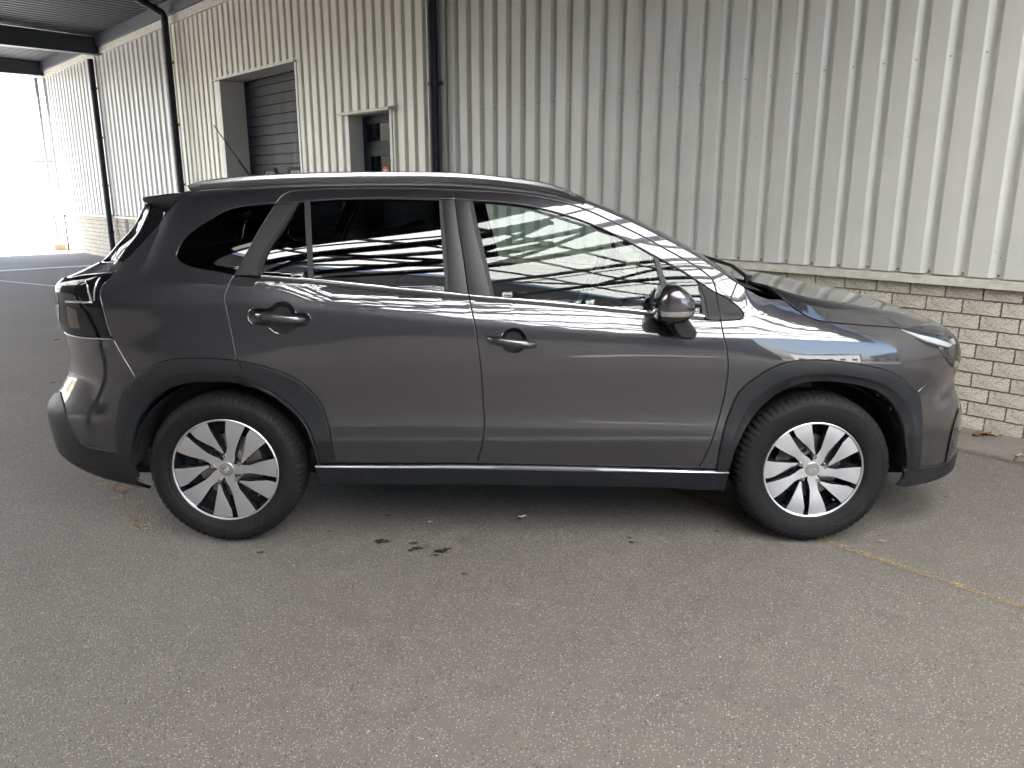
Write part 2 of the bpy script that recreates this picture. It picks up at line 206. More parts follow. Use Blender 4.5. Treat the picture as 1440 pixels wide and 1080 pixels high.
CV = {
    'b_gap': [(-0.1786, 1.1016), (-0.173, 1.074), (-0.1578, 1.0071), (-0.1461, 0.9296), (-0.1344, 0.839), (-0.1279, 0.7351), (-0.1223, 0.6572), (-0.1178, 0.5599), (-0.122, 0.508), (-0.1354, 0.4533), (-0.1543, 0.3874)],
    'rear_gap_low': [(-1.1465, 1.1949), (-1.1671, 1.1602), (-1.1807, 1.1093), (-1.176, 1.0749), (-1.1622, 0.9816), (-1.1447, 0.847)],
    'belt_rear': [(-1.1465, 1.1949), (-1.0331, 1.1846), (-0.848, 1.1635), (-0.5342, 1.1273), (-0.3567, 1.1137), (-0.1786, 1.1016)],
    'belt_front': [(-0.1786, 1.1016), (0.1191, 1.0738), (0.4773, 1.0413), (0.8022, 1.0096), (0.875, 1.0068)],
    'front_gap': [(0.875, 1.0068), (0.8854, 0.9437), (0.8952, 0.9027), (0.907, 0.8437), (0.9092, 0.7668), (0.9006, 0.6783), (0.8819, 0.5794), (0.8551, 0.4825), (0.8355, 0.4194), (0.8125, 0.3631)],
    'rear_door_arch': [(-1.1447, 0.847), (-1.0501, 0.8238), (-0.9751, 0.7968), (-0.9082, 0.7618), (-0.8629, 0.7236), (-0.8286, 0.6793), (-0.799, 0.6109), (-0.7799, 0.5295), (-0.7708, 0.432), (-0.7707, 0.3874)],
    'rear_sill': [(-0.7707, 0.3874), (-0.463, 0.3874), (-0.1543, 0.3874)],
    'front_sill': [(-0.1543, 0.3874), (0.3401, 0.3736), (0.8125, 0.3631)],
    'quarter_arch': [(-1.1447, 0.847), (-1.2447, 0.8552), (-1.3645, 0.8555), (-1.4312, 0.8487), (-1.4793, 0.8342), (-1.535, 0.8069), (-1.5902, 0.7679)],
    'bumper_gap': [(-1.5902, 0.7679), (-1.6331, 0.8463), (-1.6737, 0.9326)],
    'lamp_right': [(-1.6737, 0.9326), (-1.6906, 1.0061), (-1.7073, 1.0664), (-1.7266, 1.118), (-1.7275, 1.1498), (-1.7252, 1.1725), (-1.7435, 1.2033)],
    'd_gap': [(-1.7435, 1.2033), (-1.765, 1.2485), (-1.7304, 1.2827), (-1.6777, 1.3441), (-1.5798, 1.4485)],
    'spoiler_gap': [(-1.5798, 1.4485), (-1.5335, 1.4802), (-1.4861, 1.5307)],
    'roof_edge': [(-1.4861, 1.5307), (-1.2921, 1.5408), (-1.1494, 1.5525), (-0.9652, 1.5628), (-0.7587, 1.5704), (-0.5486, 1.5735), (-0.2535, 1.5706), (-0.061, 1.5542), (0.1215, 1.5306), (0.2122, 1.5115), (0.3076, 1.4866), (0.4125, 1.4471), (0.5617, 1.3817), (0.6844, 1.3194), (0.779, 1.2674), (0.8524, 1.2214), (0.9466, 1.1592)],
    'pillar_cut': [(0.9466, 1.1592), (0.9318, 1.1262), (0.9154, 1.0888)],
    'sail_top': [(0.9154, 1.0888), (0.8896, 1.1032), (0.8599, 1.1176)],
    'door_gap_front': [(0.8599, 1.1176), (0.8418, 1.1724), (0.8222, 1.1905), (0.778, 1.2227), (0.7189, 1.2573), (0.6299, 1.305), (0.5607, 1.3426), (0.4305, 1.405), (0.3108, 1.4574), (0.2116, 1.4866), (0.0606, 1.5144), (-0.0607, 1.5262), (-0.243, 1.535)],
    'door_gap_rear': [(-0.243, 1.535), (-0.3645, 1.5409), (-0.5459, 1.5438), (-0.7648, 1.5409), (-0.8934, 1.535), (-0.9368, 1.5292), (-0.9646, 1.5161), (-0.9906, 1.4829)],
    'quarter_glass_top': [(-0.9906, 1.4829), (-1.0802, 1.4772), (-1.16, 1.4667), (-1.2146, 1.4524), (-1.2717, 1.4259), (-1.3611, 1.3813), (-1.412, 1.3436), (-1.4342, 1.3068), (-1.4399, 1.2757)],
    'quarter_glass_low': [(-1.4399, 1.2757), (-1.4228, 1.2574), (-1.3922, 1.2447), (-1.3526, 1.2335), (-1.2417, 1.2135), (-1.1882, 1.2049), (-1.147, 1.1991)],
    'quarter_glass_right': [(-1.147, 1.1991), (-1.0988, 1.2919), (-1.0473, 1.3855), (-0.9906, 1.4829)],
    'c_low': [(-1.147, 1.1991), (-1.1465, 1.1949)],
    'lamp_low': [(-1.6737, 0.9326), (-1.8266, 0.9282), (-1.9712, 0.9286)],
    'rear_bumper_low': [(-1.5902, 0.7679), (-1.6132, 0.7388), (-1.6408, 0.7124), (-1.6565, 0.6683), (-1.6517, 0.6107), (-1.6551, 0.5152), (-1.6681, 0.431)],
    'rear_clad_top': [(-1.6681, 0.431), (-1.7229, 0.4351), (-1.7858, 0.442), (-1.8165, 0.4534), (-1.8387, 0.491), (-1.8626, 0.5394), (-1.9043, 0.5977), (-1.9633, 0.6328), (-2.0324, 0.655)],
    'rear_clad_right': [(-1.6681, 0.431), (-1.6098, 0.414)],
    'rear_clad_end': [(-1.6098, 0.414), (-1.6158, 0.3721), (-1.6189, 0.3367), (-1.6234, 0.3076)],
    'sail_low': [(0.875, 1.0068), (0.9241, 1.0083), (0.959, 1.0112)],
    'sail_round': [(0.959, 1.0112), (0.9729, 1.0251), (0.967, 1.0425), (0.9551, 1.0569), (0.9154, 1.0888)],
    'fender_top': [(0.9466, 1.1592), (1.0209, 1.1162), (1.0715, 1.0942), (1.1623, 1.0835)],
    'bonnet_gap': [(1.1623, 1.0835), (1.2116, 1.0439), (1.258, 1.0169), (1.2978, 1.0037), (1.3621, 0.9941), (1.4638, 0.9849), (1.6981, 0.963)],
    'lamp_fender': [(1.6981, 0.963), (1.7837, 0.9187), (1.831, 0.8867), (1.898, 0.8657), (1.9178, 0.8383), (1.9516, 0.8006)],
    'fender_bumper': [(1.9516, 0.8006), (1.9129, 0.7721), (1.847, 0.7301), (1.7775, 0.686)],
    'fender_arch': [(1.7775, 0.686), (1.7184, 0.7288), (1.6482, 0.7695), (1.5751, 0.7986), (1.4371, 0.8304), (1.3123, 0.8447), (1.2364, 0.8463), (1.1619, 0.8391), (1.1038, 0.8197), (1.0382, 0.7792), (0.983, 0.7318), (0.9559, 0.694), (0.9303, 0.6261), (0.9075, 0.5446), (0.8941, 0.4489), (0.8889, 0.3579)],
    'fender_low': [(0.8889, 0.3579), (0.8125, 0.3631)],
    'bumper_arch': [(1.7775, 0.686), (1.7969, 0.6411), (1.7939, 0.5719), (1.7962, 0.4627), (1.8068, 0.346), (1.8059, 0.33)],
    'bumper_low': [(1.8059, 0.33), (1.9265, 0.3219), (1.9997, 0.3187)],
    'bumper_front': [(1.9997, 0.3187), (2.0016, 0.3853), (2.0089, 0.4545), (2.0382, 0.5171), (2.1105, 0.5621)],
    'lamp_front_low': [(1.9516, 0.8006), (1.9894, 0.7782), (2.0819, 0.7592)],
    'lip_left': [(1.7276, 0.3292), (1.7346, 0.2862), (1.712, 0.2492)],
    'lip_top': [(1.7276, 0.3292), (1.8059, 0.33)],
    'rear_open': [(-1.6098, 0.414), (-1.5917, 0.4862), (-1.5672, 0.5669), (-1.5467, 0.6151), (-1.5076, 0.6731), (-1.4526, 0.7155), (-1.3908, 0.7385), (-1.3144, 0.7493), (-1.2543, 0.7512), (-1.18, 0.749), (-1.1316, 0.7363), (-1.0598, 0.7123), (-0.9998, 0.6785), (-0.9442, 0.6272), (-0.9052, 0.5796), (-0.8715, 0.5174), (-0.8537, 0.4421), (-0.8464, 0.3805)],
    'rear_outer': [(-1.6681, 0.431), (-1.6551, 0.5152), (-1.6517, 0.6107), (-1.6565, 0.6683), (-1.6408, 0.7124), (-1.6132, 0.7388), (-1.5902, 0.7679), (-1.535, 0.8069), (-1.4793, 0.8342), (-1.4312, 0.8487), (-1.3645, 0.8555), (-1.2447, 0.8552), (-1.1447, 0.847)],
    'door_clad_in': [(-1.136, 0.844), (-1.1335, 0.8197), (-1.1266, 0.7891), (-1.1104, 0.7628), (-1.0682, 0.739), (-1.0118, 0.7101), (-0.9647, 0.6717), (-0.9182, 0.6269), (-0.8758, 0.5638), (-0.8438, 0.4725), (-0.8325, 0.3874)],
    'front_open': [(1.7276, 0.3292), (1.7151, 0.4029), (1.7018, 0.483), (1.6857, 0.5553), (1.6559, 0.6208), (1.6089, 0.6709), (1.5347, 0.7105), (1.4486, 0.7346), (1.3416, 0.7499), (1.2691, 0.749), (1.2014, 0.7335), (1.1244, 0.6954), (1.0687, 0.6425), (1.0328, 0.5952), (0.9905, 0.5181), (0.9655, 0.4489), (0.9497, 0.3544)],
    'front_outer': [(1.8059, 0.33), (1.8068, 0.346), (1.7962, 0.4627), (1.7939, 0.5719), (1.7969, 0.6411), (1.7775, 0.686), (1.7184, 0.7288), (1.6482, 0.7695), (1.5751, 0.7986), (1.4371, 0.8304), (1.3123, 0.8447), (1.2364, 0.8463), (1.1619, 0.8391), (1.1038, 0.8197), (1.0382, 0.7792), (0.983, 0.7318), (0.9559, 0.694), (0.9303, 0.6261), (0.9075, 0.5446), (0.8941, 0.4489), (0.8889, 0.3579)],
    'sill_top': [(-0.8526, 0.3804), (-0.556, 0.3805), (-0.1545, 0.3805), (0.3402, 0.3701), (0.6813, 0.3596), (0.9426, 0.3491)],
    'sill_chrome': [(-0.8535, 0.3718), (-0.5569, 0.3666), (-0.1548, 0.3631), (0.372, 0.3516), (0.6823, 0.3466), (0.9431, 0.3449)],
    'sill_bottom': [(-0.8508, 0.2839), (-0.3753, 0.284), (0.376, 0.2728), (0.6901, 0.2653), (0.823, 0.2558), (0.9368, 0.2512)],
    'chrome_top': [(-1.0354, 1.1973), (-0.8479, 1.1822), (-0.5347, 1.15), (-0.2739, 1.126), (-0.1787, 1.1143), (0.1192, 1.0887), (0.4774, 1.0548), (0.6002, 1.0437), (0.8065, 1.029)],
    'chrome_low': [(-1.0336, 1.1873), (-0.848, 1.1678), (-0.5346, 1.1351), (-0.2737, 1.1104), (-0.1786, 1.1016), (0.1192, 1.076), (0.4774, 1.0438), (0.6, 1.0308), (0.8058, 1.0149)],
    'pil_c_right': [(-0.9062, 1.4871), (-0.9705, 1.3909), (-1.019, 1.3085), (-1.0491, 1.2519), (-1.0535, 1.2095), (-1.0379, 1.1954)],
    'trim_right': [(-0.8961, 1.4885), (-0.934, 1.4137), (-0.9823, 1.3339), (-1.0107, 1.2829), (-1.0267, 1.2376), (-1.0325, 1.1967)],
    'tri_top': [(-0.8961, 1.4885), (-0.8743, 1.4914)],
    'bar_left': [(-0.8743, 1.4914), (-0.8641, 1.3848), (-0.8551, 1.2848), (-0.847, 1.1808)],
    'bar_right': [(-0.8509, 1.4928), (-0.8408, 1.3848), (-0.8327, 1.2847), (-0.8247, 1.1792)],
    'rear_glass_top': [(-0.8509, 1.4928), (-0.7511, 1.4985), (-0.543, 1.5013), (-0.3113, 1.4969)],
    'rear_glass_right': [(-0.3113, 1.4969), (-0.2999, 1.3749), (-0.2895, 1.254), (-0.2778, 1.1303)],
    'bpil_left': [(-0.2971, 1.4969), (-0.2851, 1.3835), (-0.2747, 1.2683), (-0.265, 1.1289)],
    'b_gap_up': [(-0.2428, 1.4998), (-0.2251, 1.3786), (-0.204, 1.2596), (-0.1832, 1.1157)],
    'bpil_right': [(-0.1814, 1.4939), (-0.16, 1.3835), (-0.1345, 1.2883), (-0.1103, 1.1963), (-0.0894, 1.1084)],
    'front_glass_left': [(-0.1662, 1.491), (-0.1473, 1.4066), (-0.1258, 1.3257), (-0.1015, 1.225), (-0.0745, 1.107)],
    'front_glass_top': [(-0.1662, 1.491), (-0.0907, 1.4881), (-0.0151, 1.4807), (0.1207, 1.4589), (0.2109, 1.4356), (0.2949, 1.4094), (0.3846, 1.3746), (0.4701, 1.334), (0.5335, 1.3008), (0.5959, 1.2646)],
    'fbar_left': [(0.5959, 1.2646), (0.6157, 1.1868), (0.6362, 1.1175), (0.6571, 1.0392)],
    'fbar_right': [(0.6183, 1.256), (0.6397, 1.1868), (0.6631, 1.1174), (0.6871, 1.0362)],
    'ftri_top': [(0.6183, 1.256), (0.6882, 1.2184), (0.7801, 1.1636)],
    'ftri_right': [(0.7801, 1.1636), (0.7916, 1.1087), (0.8006, 1.0261)],
    'frame_in_rear': [(-0.9904, 1.48), (-0.9062, 1.4871), (-0.8596, 1.4914), (-0.7216, 1.5), (-0.5431, 1.5034), (-0.3627, 1.5021), (-0.2419, 1.4998)],
    'frame_in_front': [(-0.2419, 1.4998), (-0.1663, 1.4939), (-0.0151, 1.4837), (0.1207, 1.4618), (0.271, 1.421), (0.4106, 1.3659), (0.5336, 1.3051), (0.6169, 1.2603), (0.7179, 1.2069), (0.7801, 1.1665), (0.8561, 1.1176)],
    'sail_door': [(0.8561, 1.1176), (0.8687, 1.0597), (0.8751, 1.0082), (0.8231, 1.0095)],
    'sail_door2': [(0.8231, 1.0095), (0.8064, 1.1001), (0.7801, 1.1665)],
    'lamp_top': [(-1.7435, 1.2033), (-1.8678, 1.1961), (-1.9496, 1.1898), (-2.0281, 1.1761)],
    'hatch_low': [(-1.7435, 1.2033), (-1.765, 1.2485), (-1.8844, 1.2428)],
    'garnish_right': [(-1.5798, 1.4485), (-1.6777, 1.3441), (-1.7304, 1.2827), (-1.765, 1.2485)],
    'garnish_left': [(-1.8844, 1.2428), (-1.8765, 1.2558), (-1.9062, 1.3031), (-1.964, 1.3721), (-1.984, 1.4216), (-1.8949, 1.4782)],
    'garnish_top': [(-1.8949, 1.4782), (-1.798, 1.477), (-1.6771, 1.4627), (-1.5798, 1.4485)],
    'rail_top': [(-1.4302, 1.5364), (-1.3723, 1.5539), (-1.2989, 1.5656), (-1.1551, 1.5774), (-1.0199, 1.5864), (-0.7723, 1.5957), (-0.5513, 1.598), (-0.2547, 1.5946), (-0.052, 1.5796), (0.122, 1.5572), (0.1878, 1.5424), (0.2578, 1.5159), (0.3085, 1.488)],
    'rail_low': [(-1.4288, 1.5321), (-1.3619, 1.5385), (-1.2924, 1.5423), (-1.1494, 1.5525), (-1.015, 1.5604), (-0.7683, 1.5689), (-0.5485, 1.572), (-0.2535, 1.5691), (-0.0518, 1.5542), (0.1215, 1.5321), (0.1872, 1.5188), (0.2513, 1.4997), (0.3084, 1.4851)],
    'bonnet_front': [(1.6981, 0.963), (1.8757, 0.9402), (1.984, 0.9251), (2.0802, 0.9114)],
    'cup_rear': [(-1.0881, 1.0308), (-1.0867, 1.0161), (-1.0731, 1.0013), (-1.0156, 0.9911), (-1.0018, 0.9811), (-0.9881, 0.9676), (-0.9644, 0.9585), (-0.9403, 0.9572), (-0.918, 0.9678), (-0.9, 0.9888), (-0.8514, 0.9918), (-0.8398, 1.003), (-0.8375, 1.0211), (-0.8447, 1.0344), (-0.8588, 1.0419), (-0.8973, 1.0424), (-0.9027, 1.0634), (-0.9202, 1.0812), (-0.9439, 1.0887), (-0.97, 1.0858), (-0.9907, 1.0702), (-1.0017, 1.0616), (-1.0691, 1.0611), (-1.0819, 1.0514)],
}
CUPF = (0.0074, 0.9265, 0.0526, 0.052)
CUPR_C = (-0.9501, 1.0239)
HANDR = ((-1.0591, 1.0366), (-0.8522, 1.0169))
HANDF = ((-0.1054, 0.934), (0.1041, 0.9085))
LAMPBITS = [('lamp_line', ([(-1.8487, 1.1737), (-1.808, 1.1515), (-1.7875, 1.1228), (-1.7699, 1.0907)], [(-1.8401, 1.1739), (-1.7995, 1.1517), (-1.7786, 1.1229), (-1.7612, 1.0909)]), 'satin'),
    ('lamp_line', ([(-1.7869, 1.1832), (-1.7615, 1.1522), (-1.7594, 1.1233), (-1.7562, 1.091)], [(-1.7788, 1.1833), (-1.7542, 1.1523), (-1.7519, 1.1234), (-1.7484, 1.0912)]), 'satin'),
    ('lamp_line', ([(-1.9199, 1.0864), (-1.8312, 1.0889), (-1.7587, 1.088)], [(-1.9191, 1.0771), (-1.8302, 1.0798), (-1.7578, 1.0803)]), 'chrome'),
    ('lamp_reflector', ([(-1.9069, 1.0606), (-1.8449, 1.0485)], [(-1.9031, 0.967), (-1.8284, 0.9703)]), 'lampbrown'),
    ('lamp_side', ([(-2.019, 1.0612), (-2.0727, 1.0139), (-2.0528, 0.9579)], [(-1.9802, 1.0647), (-1.9932, 1.0202), (-2.0167, 0.9533)]), 'lensrib')]
HEADBITS = [('painted_reflection_streak', ([(1.7225, 0.9585), (1.822, 0.9336), (1.9496, 0.9035), (2.0554, 0.8676)], [(1.7291, 0.9544), (1.8284, 0.9155), (1.9208, 0.8832), (1.9923, 0.8631)]), 'white', -0.004),  # white streak painted in for a reflection on the lamp
    ('lamp_trim', ([(1.9142, 0.8717), (1.9354, 0.8385), (1.9644, 0.8038)], [(1.9476, 0.8682), (1.9723, 0.8342), (1.9964, 0.7964)]), 'chrome', -0.006),
    ('projector', ([(2.1302, 0.8882), (2.0993, 0.8678)], [(2.2491, 0.8692), (2.1686, 0.8574)]), 'white', -0.012),
    ('reflector', ([(2.0033, 0.8586), (1.9986, 0.8246)], [(2.0848, 0.8476), (2.06, 0.7968)]), 'steel', -0.012)]
FBS, FBZ = 1.986, 0.6324
HOOD = ([1.0, 1.28, 1.45, 1.76, 1.95, 2.06, 2.12], [1.150, 1.100, 1.078, 1.022, .970, .930, .89])
SPOILER = [(-1.5076, 1.4445), (-1.4315, 1.5305), (-1.4834, 1.5275), (-1.612, 1.511), (-1.6149, 1.5019), (-1.6118, 1.4938), (-1.5818, 1.4763), (-1.5464, 1.4596)]
SPY = 0.585
ANT = ((-1.3035, 4.05, 1.5938), (-1.4707, 4.05, 1.8481))
MIR = {'c': (0.6525, 1.0952), 'out': [(0.6174, 1.1749), (0.6599, 1.1749), (0.6864, 1.155), (0.7102, 1.1351), (0.7256, 1.1123), (0.7319, 1.0866), (0.7258, 1.0579), (0.7016, 1.029), (0.6535, 1.0174), (0.6161, 1.0203), (0.5812, 1.0319), (0.5766, 1.0722), (0.5775, 1.1152), (0.5956, 1.155)], 'y': 3.12, 'z': (1.0186, 1.0536, 1.0737, 1.174), 'foot': [(0.618, 1.0406), (0.701, 1.0406), (0.7257, 1.0087), (0.7428, 0.9855), (0.7424, 0.9666), (0.7202, 0.9505), (0.6767, 0.9563), (0.6527, 0.9768)]}
OILS = [(-0.589, 3.247, 0.042), (-0.442, 3.226, 0.022), (-0.42, 3.175, 0.026), (-0.443, 3.154, 0.016), (-0.317, 3.147, 0.032), (-0.288, 3.168, 0.02), (-0.332, 3.106, 0.018), (-0.196, 2.938, 0.014), (-0.604, 3.533, 0.014), (-1.094, 3.134, 0.018), (0.534, 3.285, 0.012), (0.536, 3.233, 0.014), (-0.85, 3.353, 0.012), (0.949, 3.353, 0.014)]
SANDS = [(-1.967, 3.866, 0.12), (-1.724, 3.474, 0.1), (-1.651, 3.377, 0.07), (-2.062, 3.948, 0.09), (-1.436, 3.12, 0.06)]
LITTER = [(0.051, 3.49, 0.022, 'paper', 'small torn white scrap on the asphalt below the door gap', 'paper_scrap', 'scrap', 0.3), (-0.387, 3.433, 0.014, 'woodlitter', 'tiny pale chip on the asphalt left of the white scrap', 'wood_chip', 'chip', 0.0), (-4.766, 8.072, 0.03, 'leaf', 'thin brown twig-like leaf on the asphalt behind the tail lamp', 'dry_leaf', 'leaf', 0.1), (-3.736, 6.184, 0.02, 'leaf', 'small brown leaf on the asphalt behind the rear bumper', 'dry_leaf', 'leaf', 0.9), (2.99, 4.754, 0.07, 'leaf', 'curled dark brown leaf on the paving at the foot of the brick wall', 'dry_leaf', 'leaf', 0.2), (3.063, 4.754, 0.05, 'woodlitter', 'pale tan leaf beside the curled dark one at the wall foot', 'dry_leaf', 'leaf', -0.3), (2.995, 4.36, 0.04, 'woodlitter', 'pale leaf at the right edge of the photo in front of the paving', 'dry_leaf', 'leaf', -0.2), (1.658, 3.226, 0.016, 'woodlitter', 'pale wood chip on the asphalt right of the front wheel', 'wood_chip', 'chip', -0.1), (2.226, 3.749, 0.014, 'leaf', 'tiny dark leaf on the asphalt below the front bumper corner', 'dry_leaf', 'leaf', 0.5)]
# ------------------------------------------------------------------ setting materials
M['asphalt'] = mat('worn_asphalt', (.06, .058, .055), .85)
g = NT(M['asphalt']); vec = g.coord()
v1 = g.voro(165., vec); v2 = g.voro(95., vec); big = g.noise(.9, 6., .62, vec); mid = g.noise(9., 5., .6, vec); fine = g.noise(300., 4., .7, vec)
base = g.ramp(big, [(.25, (.165, .151, .137)), (.52, (.182, .167, .151)), (.75, (.202, .186, .168))])
base = g.mix(.2, base, g.ramp(mid, [(.3, (.100, .092, .083)), (.7, (.265, .242, .216))]))
base = g.mix(.55, base, g.ramp(fine, [(.32, (.018, .018, .018)), (.68, (.12, .115, .106))]), 'SOFT_LIGHT')
stone = g.ramp(v1.outputs['Color'], [(.66, 0.), (.74, 1.)]); core = g.ramp(v1.outputs['Distance'], [(.32, 1.), (.46, 0.)])
base = g.mix(g.math('MULTIPLY', g.math('MULTIPLY', stone, core), .70), base, (.36, .335, .30))
pit = g.ramp(v2.outputs['Color'], [(.72, 0.), (.78, 1.)]); pc = g.ramp(v2.outputs['Distance'], [(.25, 1.), (.42, 0.)])
base = g.mix(g.math('MULTIPLY', g.math('MULTIPLY', pit, pc), .75), base, (.022, .022, .022))
v3 = g.voro(48., vec); fleck = g.math('MULTIPLY', g.ramp(v3.outputs['Color'], [(.90, 0.), (.93, 1.)]), g.ramp(v3.outputs['Distance'], [(.10, 1.), (.17, 0.)]))
base = g.mix(g.math('MULTIPLY', fleck, .9), base, (.62, .59, .54))
g.out(Base_Color=base, Normal=g.bump(v1.outputs['Distance'], .55, .004, g.bump(fine, .4, .002)), Roughness=g.ramp(mid, [(.3, .70), (.7, .92)]))
M['rough_asphalt'] = mat('old_grey_asphalt', (.12, .12, .12), .9)
g = NT(M['rough_asphalt']); n = g.noise(1.2, 8.); n2 = g.noise(40., 6.)
g.out(Base_Color=g.mix(.5, g.ramp(n, [(.3, (.08, .08, .082)), (.7, (.17, .17, .165))]), g.ramp(n2, [(.3, (.05, .05, .05)), (.7, (.22, .22, .21))])), Normal=g.bump(n2, .6, .01))
M['concrete'] = mat('pale_concrete', (.42, .41, .39), .85)
g = NT(M['concrete']); n = g.noise(3., 8.); n2 = g.noise(60., 5.)
g.out(Base_Color=g.mix(.4, g.ramp(n, [(.3, (.24, .235, .225)), (.7, (.33, .32, .31))]), g.ramp(n2, [(.3, (.3, .29, .28)), (.7, (.52, .51, .49))])), Normal=g.bump(n2, .3, .003))
M['slab'] = mat('dusty_paving_slab', (.2, .18, .155), .9)
g = NT(M['slab']); n = g.noise(5., 8.); n2 = g.noise(90., 5.); oi = g.n('ObjectInfo').outputs['Random']
g.out(Base_Color=g.mix(g.math('MULTIPLY', oi, .3), g.mix(.5, g.ramp(n, [(.3, (.10, .09, .078)), (.7, (.20, .18, .155))]), g.ramp(n2, [(.3, (.07, .065, .058)), (.7, (.24, .22, .19))])), (.12, .11, .10)), Normal=g.bump(n2, .5, .004))
M['brick'] = mat('split_faced_concrete_brick', (.4, .38, .34), .9)
g = NT(M['brick']); n = g.noise(170., 4., .65); n2 = g.noise(7., 4.); oi = g.n('ObjectInfo').outputs['Random']
v = g.voro(120.)
spk = g.ramp(n, [(.34, (.16, .15, .13)), (.45, (.40, .375, .32)), (.66, (.55, .525, .46))])
spk = g.mix(.55, spk, g.ramp(v.outputs['Color'], [(.15, (.16, .15, .13)), (.4, (.44, .41, .35)), (.9, (.60, .57, .50))]))
tone = g.ramp(oi, [(0., (.84, .83, .82)), (.5, (.95, .94, .92)), (1., (1., .99, .95))])
stain = g.ramp(n2, [(.32, (.80, .79, .77)), (.6, (1, 1, 1))])
g.out(Base_Color=g.mix(1., g.mix(1., spk, tone, 'MULTIPLY'), stain, 'MULTIPLY'), Normal=g.bump(n, .55, .003, g.bump(n2, .2, .003)))
M['mortar'] = mat('grey_brown_mortar', (.13, .12, .105), .95)
g = NT(M['mortar']); n = g.noise(80., 5.); g.out(Base_Color=g.ramp(n, [(.3, (.09, .083, .072)), (.7, (.165, .152, .133))]), Normal=g.bump(n, .6, .004))
def cladding(name, c0, c1):
    m = mat(name, c0, .42, 0, 0, .5); g = NT(m)
    n = g.noise(1.3, 5.); st = g.noise(6., 6., .65, scaled(g, 1, 1, .12)); sp = g.voro(11.); dent = g.noise(2.6, 2.)
    base = g.ramp(n, [(.3, c0), (.7, c1)])
    base = g.mix(g.ramp(st, [(.5, 0.), (.75, .22)]), base, (.30, .27, .21))
    spot = g.math('MULTIPLY', g.ramp(sp.outputs['Distance'], [(.040, 1.), (.062, 0.)]), g.ramp(sp.outputs['Color'], [(.60, 0.), (.65, 1.)]))
    base = g.mix(g.math('MULTIPLY', spot, .8), base, (.07, .06, .05))
    g.out(Base_Color=base, Normal=g.bump(dent, .22, .03), Roughness=g.ramp(st, [(.3, .36), (.7, .52)])); return m
M['clad'] = cladding('beige_coated_steel', (.415, .418, .392), (.465, .467, .437))
M['cladlit'] = cladding('cream_steel_with_painted_light', (.52, .515, .465), (.58, .575, .52))  # yellower sheet, its colour also lightened to stand in for missing light
M['cladgrey'] = cladding('grey_coated_steel', (.37, .375, .38), (.44, .445, .45))
M['flash'] = mat('weathered_flashing', (.46, .45, .40), .55)
g = NT(M['flash']); n = g.noise(14., 6.); g.out(Base_Color=g.ramp(n, [(.3, (.36, .34, .29)), (.7, (.52, .51, .46))]))
M['darksteel'] = mat('dark_blue_grey_steel', (.030, .038, .048), .5)
g = NT(M['darksteel']); n = g.noise(3., 5.); g.out(Base_Color=g.ramp(n, [(.3, (.024, .031, .040)), (.7, (.040, .049, .060))]))
M['deck'] = mat('blue_grey_roof_deck', (.055, .065, .075), .6)
M['pipe'] = mat('dark_downpipe', (.016, .022, .030), .5, 0, 0, .25)
g = NT(M['pipe']); n = g.noise(30., 6.); g.out(Base_Color=g.ramp(n, [(.55, (.006, .009, .013)), (.85, (.03, .033, .036))]))
M['greypipe'] = mat('grey_galvanised_pipe', (.30, .31, .32), .5)
M['door'] = mat('dark_slate_roller_door', (.040, .052, .064), .45, 0, 0, .2)
g = NT(M['door']); n = g.noise(5., 6., .6, scaled(g, 1, 1, .2)); g.out(Base_Color=g.ramp(n, [(.35, (.010, .014, .0175)), (.7, (.018, .022, .026))]), Roughness=g.ramp(n, [(.3, .4), (.7, .65)]))
M['frame'] = mat('dark_teal_door_frame', (.0065, .014, .021), .5, 0, 0, .15)
M['paneglass'] = mat('dark_window_pane', (.03, .035, .038), .06, 0, 0, .06)
M['clearpane'] = mat('pale_vision_window', (.35, .37, .36), .3, 0, 0, .1)
g = NT(M['clearpane']); n = g.noise(22., 3.); g.out(Base_Color=g.ramp(n, [(.4, (.05, .06, .055)), (.55, (.17, .20, .205)), (.7, (.27, .30, .31))]))  # pale mottling painted in for the reflection on the pane
g = NT(M['paneglass']); n = g.noise(16., 4., .6, scaled(g, 1, 1, .25)); g.out(Base_Color=g.ramp(n, [(.45, (.002, .003, .0035)), (.60, (.010, .011, .0115)), (.72, (.045, .048, .046))]))  # paler blotches in the colour stand in for mirrored surroundings
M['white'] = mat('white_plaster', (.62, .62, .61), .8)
M['red'] = mat('red_sticker', (.55, .03, .04), .5)
M['screw'] = mat('rusty_screw', (.16, .13, .10), .6)
def worn(name, col, lo, hi, scale=9.):
    m = mat(name, col, .8); g = NT(m); n = g.noise(scale, 8., .7); n2 = g.noise(110., 4., .6)
    a = g.math('MULTIPLY', g.ramp(n, [(lo, 0.), (hi, 1.)]), g.ramp(n2, [(.36, .15), (.56, 1.)])); g.b.inputs['Alpha'].default_value = 1
    g.out(Alpha=a, Base_Color=g.mix(.5, col, g.ramp(n2, [(.3, tuple(c*.6 for c in col)), (.7, tuple(min(1, c*1.2) for c in col))]))); return m
M['yellow'] = worn('worn_yellow_paint', (.27, .205, .10), .34, .60)
M['yellowfaint'] = worn('mostly_worn_yellow_paint', (.34, .24, .12), .50, .66, 7.)
M['oil'] = worn('dark_oil_spot', (.008, .008, .008), .18, .36, 30.)
M['hall'] = mat('dark_grey_hall_cladding', (.070, .070, .072), .6); M['hallbase'] = mat('grey_brick_base', (.085, .080, .078), .85)
M['strip'] = mat('pale_kerb_strip', (.55, .54, .52), .8)
M['translucent'] = bpy.data.materials.new('milky_roof_sheet'); M['translucent'].use_nodes = True
